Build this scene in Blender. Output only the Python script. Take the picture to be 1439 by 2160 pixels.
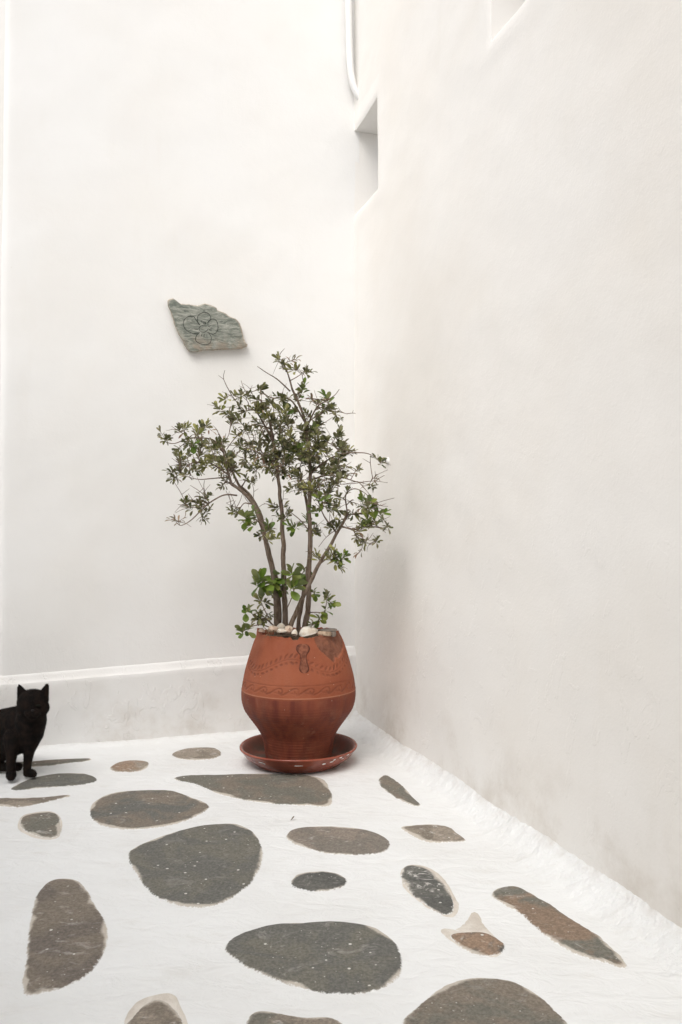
import bpy, bmesh, math, random
import numpy as np
from mathutils import Vector, Matrix, noise

for o in list(bpy.data.objects):
    bpy.data.objects.remove(o, do_unlink=True)
scene = bpy.context.scene
COL = scene.collection
rnd = random.Random(7)

# ------------------------------------------------------------------ camera
FPX = 1680.0                       # focal length in pixels of the 1439 x 2160 photograph
TILT = math.atan(50 / FPX)
CAM = Vector((0, 0, 1.0))
cam_data = bpy.data.cameras.new('camera')
cam = bpy.data.objects.new('camera', cam_data)
COL.objects.link(cam)
cam.location = CAM
cam.rotation_euler = (math.pi / 2 + TILT, 0, 0)
cam_data.sensor_fit = 'VERTICAL'
cam_data.sensor_height = 36
cam_data.lens = FPX / 2160 * 36
cam_data.clip_start = 0.05
cam_data.clip_end = 500
scene.camera = cam

# ------------------------------------------------------------------ light
SUN_EL, SUN_AZ = 52, 205           # azimuth: compass angle of the sun, 0 = +Y, 90 = +X
world = bpy.data.worlds.new('World')
scene.world = world
world.use_nodes = True
wn = world.node_tree
for n in list(wn.nodes):
    wn.nodes.remove(n)
sky = wn.nodes.new('ShaderNodeTexSky')
sky.sky_type = 'NISHITA'
sky.sun_disc = False
sky.sun_elevation = math.radians(SUN_EL)
sky.sun_rotation = math.radians(SUN_AZ)
sky.air_density = 1.0
sky.dust_density = 4.0
sky.ozone_density = 1.0
hsv = wn.nodes.new('ShaderNodeHueSaturation')     # thin cloud: a whiter sky
hsv.inputs['Saturation'].default_value = 0.36
bg = wn.nodes.new('ShaderNodeBackground')
bg.inputs['Strength'].default_value = 0.10
wo = wn.nodes.new('ShaderNodeOutputWorld')
wn.links.new(sky.outputs[0], hsv.inputs['Color'])
wn.links.new(hsv.outputs[0], bg.inputs['Color'])
wn.links.new(bg.outputs[0], wo.inputs['Surface'])

sd = bpy.data.lights.new('sun', 'SUN')
sd.energy = 0.9
sd.angle = math.radians(45)
sd.color = (1.0, 0.965, 0.92)
sun = bpy.data.objects.new('sun', sd)
COL.objects.link(sun)
az, el = math.radians(SUN_AZ), math.radians(SUN_EL)
sdir = Vector((math.sin(az) * math.cos(el), math.cos(az) * math.cos(el), math.sin(el)))
sun.rotation_euler = sdir.to_track_quat('Z', 'Y').to_euler()
sun.location = sdir * 20

scene.render.engine = 'CYCLES'
scene.cycles.max_bounces = 7
scene.cycles.diffuse_bounces = 6
scene.view_settings.view_transform = 'Standard'
scene.view_settings.look = 'None'
scene.view_settings.exposure = 0.80
scene.view_settings.gamma = 1.0

# ------------------------------------------------------------------ geometry of the place
ANG = math.atan((719.5 - 175) / FPX)
CA, SA = math.cos(ANG), math.sin(ANG)
CX, CY = 0.072, 4.25               # the corner of the two walls, on the floor

def P(s, t, z=0.0):
    """s metres out from the side wall, t metres out from the end wall."""
    return Vector((CX - s * CA + t * SA, CY - s * SA - t * CA, z))

def ST(p):
    dx, dy = p[0] - CX, p[1] - CY
    return (-dx * CA - dy * SA, dx * SA - dy * CA)

_f = Vector((0, math.cos(TILT), math.sin(TILT)))
_u = Vector((0, -math.sin(TILT), math.cos(TILT)))

def ray(u, v):
    return Vector((1, 0, 0)) * ((u - 719.5) / FPX) + _u * ((1080 - v) / FPX) + _f

def on_floor(u, v, z=0.0):
    d = ray(u, v)
    return CAM + d * ((z - CAM.z) / d.z)

def at_depth(u, v, y):
    d = ray(u, v)
    return CAM + d * (y / d.y)

def on_end_wall(u, v, off=0.0):
    d = ray(u, v)
    nrm = Vector((SA, -CA, 0))
    q = P(0, off)
    return CAM + d * ((q - CAM).dot(nrm) / d.dot(nrm))

def on_side_wall(u, v, off=0.0):
    d = ray(u, v)
    nrm = Vector((-CA, -SA, 0))
    q = P(off, 0)
    return CAM + d * ((q - CAM).dot(nrm) / d.dot(nrm))

def nz(x, y, z=0.0, f=1.0):
    return noise.noise(Vector((x * f, y * f, z * f)))

def fbm(x, y, z=0.0, f=1.0, oct=3):
    v, a = 0, 1.0
    for i in range(oct):
        v += a * noise.noise(Vector((x * f + 7.3 * i, y * f, z * f)))
        f *= 2.1
        a *= 0.5
    return v

def smooth(a, b, x):
    t = min(1, max(0, (x - a) / (b - a)))
    return t * t * (3 - 2 * t)

# ------------------------------------------------------------------ object helpers
def tag(o, label=None, cat=None, group=None, kind=None):
    if label: o['label'] = label
    if cat: o['category'] = cat
    if group: o['group'] = group
    if kind: o['kind'] = kind
    return o

def mesh(name, verts, faces, mat, shade=True, attrs=None):
    me = bpy.data.meshes.new(name)
    me.from_pydata([tuple(v) for v in verts], [], faces)
    if shade:
        me.polygons.foreach_set('use_smooth', [True] * len(me.polygons))
    for k, vals in (attrs or {}).items():
        if len(vals) and hasattr(vals[0], '__len__'):
            a = me.attributes.new(k, 'FLOAT_COLOR', 'POINT')
            a.data.foreach_set('color', [c for v in vals for c in (v[0], v[1], v[2], 1.0)])
        else:
            a = me.attributes.new(k, 'FLOAT', 'POINT')
            a.data.foreach_set('value', list(vals))
    me.materials.append(mat)
    me.update()
    return me

def obj(name, verts, faces, mat, parent=None, shade=True, attrs=None, origin=None):
    """World-space vertices in; the object's origin is its own base, or its parent's."""
    base = Vector((0, 0, 0))
    if parent is not None:
        base = world_of(parent)
    loc = Vector(origin) if origin is not None else base
    me = mesh(name, [Vector(v) - loc for v in verts], faces, mat, shade, attrs)
    o = bpy.data.objects.new(name, me)
    COL.objects.link(o)
    o.location = loc - base
    o.parent = parent
    return o

def world_of(o):
    v = Vector((0, 0, 0))
    while o is not None:
        v += o.location
        o = o.parent
    return v

def empty(name, loc):
    o = bpy.data.objects.new(name, None)
    o.empty_display_size = 0.1
    COL.objects.link(o)
    o.location = loc
    return o

def catmull(pts, n, closed=False):
    out = []
    m = len(pts)
    segs = m if closed else m - 1
    for i in range(segs):
        if closed:
            p = [pts[(i + k - 1) % m] for k in range(4)]
        else:
            p = [pts[max(0, min(m - 1, i + k - 1))] for k in range(4)]
        for j in range(n):
            t = j / n
            t2, t3 = t * t, t * t * t
            out.append(tuple(0.5 * ((2 * b) + (-a + c) * t + (2 * a - 5 * b + 4 * c - d) * t2 + (-a + 3 * b - 3 * c + d) * t3)
                             for a, b, c, d in zip(*p)))
    if not closed:
        out.append(tuple(pts[-1]))
    return out

class MB:
    def __init__(self):
        self.v, self.f, self.a = [], [], {}
    def add(self, verts, faces, **attrs):
        n = len(self.v)
        self.v += [Vector(v) for v in verts]
        self.f += [tuple(i + n for i in f) for f in faces]
        for k, val in attrs.items():
            self.a.setdefault(k, []).extend([val] * len(verts))
    def tube(self, pts, radii, sides=6, caps=True, wob=0.0, seed=0):
        pts = [Vector(p) for p in pts]
        n = len(pts)
        tang = [(pts[min(n - 1, i + 1)] - pts[max(0, i - 1)]).normalized() for i in range(n)]
        ref = Vector((0, 0, 1)) if abs(tang[0].z) < 0.9 else Vector((1, 0, 0))
        x = tang[0].cross(ref).normalized()
        verts, faces = [], []
        for i in range(n):
            x = (x - tang[i] * x.dot(tang[i]))
            x = x.normalized() if x.length > 1e-6 else tang[i].orthogonal().normalized()
            y = tang[i].cross(x)
            for k in range(sides):
                a = 2 * math.pi * k / sides
                r = radii[i]
                if wob:
                    r *= 1 + wob * nz(pts[i].x * 40 + seed, math.cos(a) * 2 + pts[i].z * 25, math.sin(a) * 2)
                verts.append(pts[i] + x * (math.cos(a) * r) + y * (math.sin(a) * r))
        for i in range(n - 1):
            for k in range(sides):
                k2 = (k + 1) % sides
                faces.append((i * sides + k, i * sides + k2, (i + 1) * sides + k2, (i + 1) * sides + k))
        if caps:
            faces.append(tuple(range(sides))[::-1])
            faces.append(tuple((n - 1) * sides + k for k in range(sides)))
        self.add(verts, faces)
    def build(self, name, mat, parent=None, shade=True, origin=None):
        return obj(name, self.v, self.f, mat, parent, shade, self.a, origin)

# ------------------------------------------------------------------ materials
def srgb(r, g, b):
    f = lambda c: (c / 255 / 12.92) if c / 255 <= 0.04045 else ((c / 255 + 0.055) / 1.055) ** 2.4
    return (f(r), f(g), f(b), 1.0)

class NT:
    """A small node-graph writer."""
    def __init__(self, name):
        self.m = bpy.data.materials.new(name)
        self.m.use_nodes = True
        self.t = self.m.node_tree
        for n in list(self.t.nodes):
            self.t.nodes.remove(n)
        self.out = self.t.nodes.new('ShaderNodeOutputMaterial')
        self.b = self.t.nodes.new('ShaderNodeBsdfPrincipled')
        self.t.links.new(self.b.outputs[0], self.out.inputs[0])
    def node(self, kind, **props):
        n = self.t.nodes.new(kind)
        for k, v in props.items():
            setattr(n, k, v)
        return n
    def put(self, sock, val):
        if isinstance(val, bpy.types.NodeSocket):
            self.t.links.new(val, sock)
        else:
            sock.default_value = val
    def coord(self, kind='Object', scale=(1, 1, 1)):
        c = self.node('ShaderNodeTexCoord')
        mp = self.node('ShaderNodeMapping')
        mp.inputs['Scale'].default_value = scale
        self.t.links.new(c.outputs[kind], mp.inputs['Vector'])
        return mp.outputs[0]
    def geo(self, scale=(1, 1, 1)):
        g = self.node('ShaderNodeNewGeometry')
        mp = self.node('ShaderNodeMapping')
        mp.inputs['Scale'].default_value = scale
        self.t.links.new(g.outputs['Position'], mp.inputs['Vector'])
        return mp.outputs[0]
    def noise(self, vec, scale, detail=4, rough=0.55, dist=0.0):
        n = self.node('ShaderNodeTexNoise')
        n.inputs['Scale'].default_value = scale
        n.inputs['Detail'].default_value = detail
        n.inputs['Roughness'].default_value = rough
        n.inputs['Distortion'].default_value = dist
        self.put(n.inputs['Vector'], vec)
        return n.outputs['Fac']
    def voronoi(self, vec, scale, feature='F1'):
        n = self.node('ShaderNodeTexVoronoi', feature=feature)
        n.inputs['Scale'].default_value = scale
        self.put(n.inputs['Vector'], vec)
        return n.outputs['Distance']
    def ramp(self, fac, a, b, lo=0.0, hi=1.0, kind='SMOOTHSTEP'):
        n = self.node('ShaderNodeMapRange', interpolation_type=kind)
        self.put(n.inputs['Value'], fac)
        self.put(n.inputs['From Min'], a)
        self.put(n.inputs['From Max'], b)
        n.inputs['To Min'].default_value = lo
        n.inputs['To Max'].default_value = hi
        return n.outputs['Result']
    def math(self, op, a, b=0.0):
        n = self.node('ShaderNodeMath', operation=op)
        self.put(n.inputs[0], a)
        self.put(n.inputs[1], b)
        return n.outputs[0]
    def mix(self, fac, a, b, blend='MIX'):
        n = self.node('ShaderNodeMix', data_type='RGBA', blend_type=blend)
        self.put(n.inputs['Factor'], fac)
        self.put(n.inputs['A'], a) if False else None
        ia = [s for s in n.inputs if s.name == 'A' and s.type == 'RGBA'][0]
        ib = [s for s in n.inputs if s.name == 'B' and s.type == 'RGBA'][0]
        self.put(ia, a)
        self.put(ib, b)
        return [s for s in n.outputs if s.type == 'RGBA'][0]
    def attr(self, name, out='Fac', kind='GEOMETRY'):
        n = self.node('ShaderNodeAttribute', attribute_name=name, attribute_type=kind)
        return n.outputs[out]
    def bump(self, height, strength=0.3, dist=0.01, prev=None):
        n = self.node('ShaderNodeBump')
        n.inputs['Strength'].default_value = strength
        n.inputs['Distance'].default_value = dist
        self.put(n.inputs['Height'], height)
        if prev is not None:
            self.t.links.new(prev, n.inputs['Normal'])
        return n.outputs[0]
    def done(self, color, rough=0.8, normal=None, spec=0.3, **kw):
        self.put(self.b.inputs['Base Color'], color)
        self.put(self.b.inputs['Roughness'], rough)
        self.b.inputs['Specular IOR Level'].default_value = spec
        if normal is not None:
            self.t.links.new(normal, self.b.inputs['Normal'])
        for k, v in kw.items():
            self.put(self.b.inputs[k], v)
        return self.m

WHITE = (0.80, 0.797, 0.784, 1)
WHITE2 = (0.775, 0.764, 0.740, 1)

def whitewash(name, flake=0.5, dirt=0.0, WHITE=WHITE, WHITE2=WHITE2):
    n = NT(name)
    p = n.geo()
    pv = n.geo((1, 1, 0.6))
    big = n.ramp(n.noise(p, 1.3, 3), 0.35, 0.72)
    col = n.mix(big, WHITE, WHITE2)
    # yellowed brush-outs and faint run marks
    streak = n.ramp(n.noise(n.geo((1, 1, 0.18)), 7, 4, 0.6), 0.58, 0.8, 0, 0.12)
    col = n.mix(streak, col, (0.66, 0.62, 0.55, 1))
    speck = n.ramp(n.noise(p, 55, 2), 0.77, 0.82, 0, 0.30)
    col = n.mix(speck, col, (0.45, 0.42, 0.37, 1))
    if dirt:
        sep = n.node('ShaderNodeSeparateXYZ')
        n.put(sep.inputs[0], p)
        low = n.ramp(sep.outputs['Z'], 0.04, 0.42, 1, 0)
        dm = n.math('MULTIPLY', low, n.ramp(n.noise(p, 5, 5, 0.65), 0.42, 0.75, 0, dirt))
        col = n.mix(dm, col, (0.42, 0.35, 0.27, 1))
    # relief: trowel waves, edges of old paint layers, brush grain (metres)
    big_n = n.noise(p, 9, 2, 0.5)
    lay = n.ramp(n.noise(pv, 12, 4, 0.6, 0.5), 0.56, 0.59)
    fine = n.noise(p, 110, 2, 0.6)
    h = n.math('MULTIPLY', big_n, 0.0026)
    sp2 = n.node('ShaderNodeSeparateXYZ')
    n.put(sp2.inputs[0], p)
    lowz = n.ramp(sp2.outputs['Z'], 0.1, 1.6, 1.0, 0.15)
    h = n.math('ADD', h, n.math('MULTIPLY', n.math('MULTIPLY', lay, lowz), 0.0010 * flake))
    h = n.math('ADD', h, n.math('MULTIPLY', fine, 0.0006))
    return n.done(col, 0.86, n.bump(h, 1.0, 1.0), 0.2)

M_END = whitewash('whitewash_end', 0.35)
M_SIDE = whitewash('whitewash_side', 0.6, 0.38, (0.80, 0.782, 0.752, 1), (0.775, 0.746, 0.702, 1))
M_BACK = whitewash('whitewash_shaded', 0.3, 0.0, (0.72, 0.712, 0.695, 1), (0.70, 0.69, 0.665, 1))  # greyer white paints in the shade on the set-back wall
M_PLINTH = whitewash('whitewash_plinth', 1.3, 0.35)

def floor_paint():
    n = NT('floor_whitewash')
    p = n.geo()
    rough = n.attr('rough')
    big = n.ramp(n.noise(p, 2.2, 4), 0.35, 0.7)
    col = n.mix(big, (0.755, 0.766, 0.764, 1), (0.705, 0.712, 0.705, 1))
    sc = n.ramp(n.noise(n.geo((1.0, 2.2, 1)), 6, 6, 0.65), 0.52, 0.78, 0, 0.5)
    col = n.mix(sc, col, (0.63, 0.62, 0.59, 1))
    sp = n.ramp(n.noise(p, 90, 2), 0.79, 0.83, 0, 0.5)
    col = n.mix(sp, col, (0.30, 0.27, 0.23, 1))
    brown_tint = n.attr('brown_tint')
    gm = n.math('MULTIPLY', brown_tint, n.ramp(n.noise(p, 14, 5, 0.7), 0.35, 0.7))
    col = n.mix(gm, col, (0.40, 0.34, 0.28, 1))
    h = n.math('MULTIPLY', n.noise(n.geo((1.0, 1.7, 1)), 11, 4, 0.60, 0.6), 0.0090)
    h = n.math('ADD', h, n.math('MULTIPLY', n.math('MULTIPLY', n.noise(p, 75, 3, 0.65), rough), 0.0045))
    return n.done(col, 0.72, n.bump(h, 1.0, 1.0), 0.3)

M_FLOOR = floor_paint()

def stone_mat(grain=True):
    n = NT('schist_flagstone' if grain else 'thin_wash')
    p = n.geo()
    edge = n.attr('edge')
    tint = n.attr('tint', 'Color', 'OBJECT')
    tint2 = n.attr('tint2', 'Color', 'OBJECT')
    wear = n.attr('wear', 'Fac', 'OBJECT')
    m1 = n.ramp(n.noise(p, 6, 5, 0.62, 0.8), 0.42, 0.58)
    col = n.mix(m1, tint, tint2)
    g = n.noise(p, 130, 5, 0.72)
    if grain: col = n.mix(n.ramp(g, 0.30, 0.72), n.mix(1.0, col, (0.72, 0.72, 0.72, 1), 'MULTIPLY'), n.mix(1.0, col, (1.24, 1.23, 1.22, 1), 'MULTIPLY'))
    # whitewash spatters and smears left on the stone
    vs = n.voronoi(p, 24)
    sp = n.math('MULTIPLY', n.ramp(vs, 0.07, 0.12, 1, 0), n.ramp(n.noise(p, 11, 2), 0.45, 0.51))
    vs2 = n.voronoi(p, 62)
    sp2 = n.math('MULTIPLY', n.ramp(vs2, 0.08, 0.14, 1, 0), n.ramp(n.noise(p, 16, 2), 0.50, 0.58))
    sm = n.math('MULTIPLY', n.ramp(n.noise(n.geo((1.2, 2.0, 1)), 10, 5, 0.7, 1.2), 0.55, 0.68), wear)
    spat = n.math('MAXIMUM', n.math('MAXIMUM', sp, n.math('MULTIPLY', sp2, 0.7)), sm)
    col = n.mix(n.math('MULTIPLY', spat, 0.9), col, (0.66, 0.64, 0.60, 1))
    # brushed paint edge: thin wash, then opaque white
    jag = n.math('MULTIPLY', n.math('SUBTRACT', n.noise(p, 120, 4, 0.7), 0.5), 0.019)
    slow = n.math('MULTIPLY', n.math('SUBTRACT', n.noise(p, 6, 2), 0.48), 0.080)
    e1 = n.math('ADD', edge, jag)
    e2 = n.math('ADD', n.math('ADD', edge, n.math('MULTIPLY', jag, 0.6)), slow)
    wash = n.ramp(e2, 0.008, 0.019, 0.78, 0)
    white = n.ramp(e1, 0.0075, 0.0125, 1, 0)
    col = n.mix(wash, col, (0.60, 0.55, 0.48, 1))
    col = n.mix(white, col, (0.755, 0.762, 0.757, 1))
    h = n.math('MULTIPLY', n.noise(p, 24, 5, 0.7), 0.008)
    return n.done(col, 0.8, n.bump(h, 1.0, 1.0), 0.25)

M_STONE = stone_mat()
M_WASH = stone_mat(False)

# ------------------------------------------------------------------ floor
def floor_h(s, t):
    z = 0.006 * fbm(s, t, 0, 1.4, 2) + 0.0022 * nz(s, t, 3, 9)
    # mortar fillet swept up against the side wall, a smaller one against the plinth
    w = 0.115 + 0.03 * nz(t, 2.0, 0, 2.3) + 0.012 * nz(t, 5, 0, 9)
    k = max(0.0, 1 - s / w)
    r1 = smooth(0, 0.35, k)
    z += 0.062 * k ** 1.9
    z += r1 * (0.0055 * nz(s, t, 1, 30) + 0.003 * nz(s, t, 8, 75))
    k2 = max(0.0, 1 - (t - PL) / 0.05)
    k2 = min(1.2, k2)
    z += 0.018 * k2 ** 1.5 + 0.004 * smooth(0, 0.4, k2) * nz(s, t, 4, 45)
    return z, max(r1, 0.45 * smooth(0, 0.6, k2))

PL = 0.022                          # how far the plinth stands out from the end wall

s_lines = [-0.03 + 0.006 * i for i in range(36)]
while s_lines[-1] < 2.8: s_lines.append(s_lines[-1] + 0.018)
while s_lines[-1] < 12: s_lines.append(s_lines[-1] + 0.5)
t_lines = [-0.02 + 0.007 * i for i in range(420)]
while t_lines[-1] < 12: t_lines.append(t_lines[-1] + 0.5)
fv, ff, fr, fg = [], [], [], []
pot_c = at_depth(630, 1583, 3.55)
POT = Vector((pot_c.x, 3.55, 0))
ps, pt = ST(POT)
for s in s_lines:
    for t in t_lines:
        z, r = floor_h(s, t)
        fv.append(P(s, t, z))
        fr.append(r)
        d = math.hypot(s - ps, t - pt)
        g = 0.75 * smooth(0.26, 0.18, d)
        g = max(g, 0.35 * smooth(0.03, 0.0, s), 0.30 * smooth(PL + 0.02, PL, t))  # browner tint under the saucer and along the wall feet
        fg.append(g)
nt_ = len(t_lines)
for i in range(len(s_lines) - 1):
    for j in range(nt_ - 1):
        a = i * nt_ + j
        ff.append((a, a + 1, a + nt_ + 1, a + nt_))
floor = obj('floor', fv, ff, M_FLOOR, attrs={'rough': fr, 'brown_tint': fg})
tag(floor, 'whitewashed courtyard floor with flagstones left bare', None, None, 'structure')

gv = [(-150, -150, -0.06), (150, -150, -0.06), (150, 150, -0.06), (-150, 150, -0.06)]
gn = NT('pale_ground')
tag(obj('ground', gv, [(0, 1, 2, 3)], gn.done(gn.mix(gn.noise(gn.geo(), 0.8, 4), (0.50, 0.47, 0.42, 1), (0.62, 0.60, 0.56, 1)), 0.9), shade=False), kind='structure')

GREY, BROWN, DARK, PALE, RUST, OLIVE = (0.140, 0.139, 0.126), (0.205, 0.176, 0.142), (0.102, 0.103, 0.096), (0.31, 0.268, 0.22), (0.29, 0.205, 0.145), (0.164, 0.158, 0.133)
STONES = [
    ([(30, 1611), (67, 1608), (120, 1604), (188, 1602), (180, 1607), (130, 1613), (71, 1619), (40, 1618)], BROWN, OLIVE, 0.1),
    ([(25, 1666), (45, 1652), (90, 1638), (140, 1632), (180, 1633), (203, 1643), (188, 1652), (140, 1658), (80, 1663), (40, 1667)], OLIVE, GREY, 0.1),
    ([(-70, 1693), (0, 1686), (50, 1685), (105, 1682), (148, 1679), (118, 1687), (80, 1697), (40, 1704), (0, 1703), (-60, 1703)], BROWN, PALE, 0.2),
    ([(43, 1735), (52, 1723), (75, 1717), (108, 1714), (123, 1722), (128, 1745), (122, 1762), (100, 1767), (65, 1758), (46, 1747)], OLIVE, BROWN, 0.5),
    ([(190, 1710), (203, 1690), (240, 1674), (300, 1667), (365, 1669), (405, 1682), (438, 1697), (432, 1711), (395, 1729), (330, 1745), (270, 1749), (220, 1742), (196, 1728)], BROWN, GREY, 0.15),
    ([(364, 1590), (385, 1580), (420, 1576), (452, 1577), (466, 1587), (455, 1597), (420, 1602), (385, 1600)], BROWN, PALE, 0.4),
    ([(233, 1619), (250, 1609), (280, 1604), (308, 1606), (312, 1612), (300, 1623), (265, 1627), (240, 1625)], RUST, PALE, 0.9),
    ([(369, 1643), (395, 1636), (470, 1634), (560, 1634), (630, 1636), (672, 1642), (690, 1656), (698, 1697), (650, 1699), (580, 1695), (510, 1686), (460, 1673), (420, 1656)], BROWN, OLIVE, 0.12),
    ([(272, 1806), (290, 1788), (340, 1766), (400, 1748), (455, 1740), (500, 1740), (533, 1757), (552, 1792), (546, 1835), (520, 1872), (480, 1901), (430, 1916), (375, 1910), (325, 1888), (292, 1853)], GREY, OLIVE, 0.12),
    ([(606, 1764), (620, 1749), (665, 1744), (725, 1746), (780, 1754), (813, 1769), (821, 1786), (800, 1800), (745, 1805), (690, 1801), (645, 1790), (616, 1778)], (0.25, 0.215, 0.18), (0.20, 0.18, 0.155), 0.35),
    ([(800, 1648), (812, 1638), (830, 1646), (850, 1663), (884, 1699), (865, 1697), (835, 1684), (808, 1665)], OLIVE, BROWN, 0.4),
    ([(849, 1748), (870, 1742), (910, 1741), (948, 1746), (965, 1758), (981, 1773), (945, 1777), (905, 1777), (878, 1768)], BROWN, PALE, 0.8),
    ([(615, 1863), (630, 1849), (665, 1843), (705, 1845), (728, 1857), (722, 1871), (690, 1880), (650, 1881), (623, 1875)], DARK, GREY, 0.15),
    ([(847, 1845), (858, 1829), (885, 1828), (912, 1842), (938, 1868), (955, 1900), (953, 1926), (935, 1931), (905, 1915), (872, 1890), (853, 1865)], GREY, DARK, 0.9),
    ([(1039, 1888), (1055, 1875), (1090, 1873), (1130, 1893), (1190, 1931), (1250, 1968), (1295, 2003), (1318, 2040), (1275, 2029), (1215, 2013), (1175, 1992), (1140, 1965), (1095, 1927), (1058, 1904)], OLIVE, (0.235, 0.172, 0.125), 0.35),
    ([(952, 1976), (985, 1969), (1020, 1969), (1048, 1984), (1062, 2003), (1042, 2019), (1005, 2014), (970, 1998)], DARK, RUST, 0.6),
    ([(848, 2172), (880, 2128), (925, 2092), (975, 2070), (1022, 2065), (1075, 2074), (1125, 2098), (1165, 2132), (1197, 2172), (1200, 2240), (1120, 2300), (980, 2310), (880, 2260)], BROWN, OLIVE, 0.2),
    ([(476, 2002), (500, 1976), (560, 1955), (640, 1946), (720, 1945), (785, 1957), (830, 1988), (847, 2030), (838, 2062), (798, 2088), (735, 2096), (655, 2089), (580, 2065), (515, 2035)], OLIVE, GREY, 0.22),
    ([(52, 2092), (58, 2010), (72, 1915), (95, 1868), (130, 1854), (168, 1864), (198, 1908), (222, 1955), (224, 1990), (205, 2032), (175, 2062), (135, 2083), (92, 2094)], BROWN, (0.16, 0.138, 0.118), 0.3),
    ([(262, 2172), (285, 2140), (315, 2114), (340, 2110), (367, 2130), (388, 2172), (370, 2215), (310, 2230), (270, 2205)], BROWN, PALE, 0.6),
    ([(522, 2190), (534, 2139), (580, 2136), (640, 2146), (700, 2151), (735, 2180), (715, 2240), (620, 2260), (545, 2235)], (0.25, 0.215, 0.175), OLIVE, 0.5),
]
WASH, WASH2 = (0.56, 0.51, 0.45), (0.66, 0.62, 0.56)
PATCHES = [
    ([(930, 1964), (958, 1962), (980, 1948), (1001, 1924), (1022, 1952), (1050, 1982), (1066, 2004), (1045, 2021), (1005, 2016), (965, 1998)], WASH, WASH2, 0.0),
    ([(845, 1842), (858, 1826), (888, 1825), (918, 1838), (945, 1864), (966, 1905), (964, 1930), (945, 1937), (905, 1919), (868, 1890), (848, 1865)], WASH2, WASH, 0.0),
    ([(37, 1736), (48, 1720), (75, 1713), (110, 1711), (127, 1721), (131, 1745), (124, 1765), (98, 1771), (58, 1761), (40, 1749)], WASH2, WASH, 0.0),
    ([(262, 2150), (290, 2112), (335, 2096), (368, 2098), (385, 2130), (398, 2172), (330, 2200), (270, 2180)], WASH2, WASH, 0.0),
]
for i, (px, c1, c2, wear) in enumerate(STONES + PATCHES):
    patch = i >= len(STONES)
    pts = [on_floor(u, v) for u, v in px]
    ring = catmull([(p.x, p.y) for p in pts], 10, True)
    cx = sum(p[0] for p in ring) / len(ring)
    cy = sum(p[1] for p in ring) / len(ring)
    ext = 0.011
    out = []
    n = len(ring)
    for k, (x, y) in enumerate(ring):
        xa, ya = ring[(k + 1) % n]
        xb, yb = ring[k - 1]
        tx, ty = xa - xb, ya - yb
        L = math.hypot(tx, ty) or 1
        nx, ny = ty / L, -tx / L
        if nx * (x - cx) + ny * (y - cy) < 0: nx, ny = -nx, -ny
        e = ext + 0.004 * nz(x, y, i, 14) + 0.002 * nz(x, y, i, 45)
        out.append((x + nx * e, y + ny * e))
    verts, edges, faces = [], [], []
    insets = [-0.004, 0.004, 0.009, 0.014, 0.022, 0.035]
    fr_ = [0.45, 0.7, 0.88]
    rings = []
    for d in insets + fr_:
        rr = []
        for k, (x, y) in enumerate(out):
            rx, ry = cx - x, cy - y
            L = math.hypot(rx, ry) or 1
            xa, ya = out[(k + 1) % n]; xb, yb = out[k - 1]
            tx, ty = xa - xb, ya - yb
            T = math.hypot(tx, ty) or 1
            # step along the inward normal blended with the direction to the centre
            ix, iy = -ty / T, tx / T
            if ix * rx + iy * ry < 0: ix, iy = -ix, -iy
            dist_c = max(0.02, abs(ix * rx + iy * ry))
            f = min(0.42, d / dist_c) if d in insets else d
            qx, qy = x + rx * f, y + ry * f
            ed = f * dist_c
            s, t = ST((qx, qy))
            top = floor_h(s, t)[0]
            h = -0.006 + 0.0095 * smooth(-0.004, 0.016, ed) + 0.0018 * nz(qx, qy, i + 5, 11) * smooth(0.01, 0.05, ed)
            verts.append((qx, qy, top + h - (0.0022 if patch else 0)))
            edges.append(ed)
    m = len(insets + fr_)
    for r in range(m - 1):
        for k in range(n):
            k2 = (k + 1) % n
            faces.append((r * n + k, r * n + k2, (r + 1) * n + k2, (r + 1) * n + k))
    s, t = ST((cx, cy))
    verts.append((cx, cy, floor_h(s, t)[0] + (0.0013 if patch else 0.0035)))
    edges.append(0.1)
    for k in range(n):
        faces.append(((m - 1) * n + k, (m - 1) * n + (k + 1) % n, len(verts) - 1))
    # orientation: make the top face up
    a, b, c = (Vector(verts[q]) for q in faces[-1])
    if (b - a).cross(c - a).z < 0:
        faces = [f[::-1] for f in faces]
    st = obj('worn_patch' if patch else 'flagstone', verts, faces, M_WASH if patch else M_STONE, floor, attrs={'edge': edges})
    st['tint'] = [*c1, 1.0]
    st['tint2'] = [*c2, 1.0]
    st['wear'] = wear

# ------------------------------------------------------------------ walls
WH = 5.0

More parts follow.
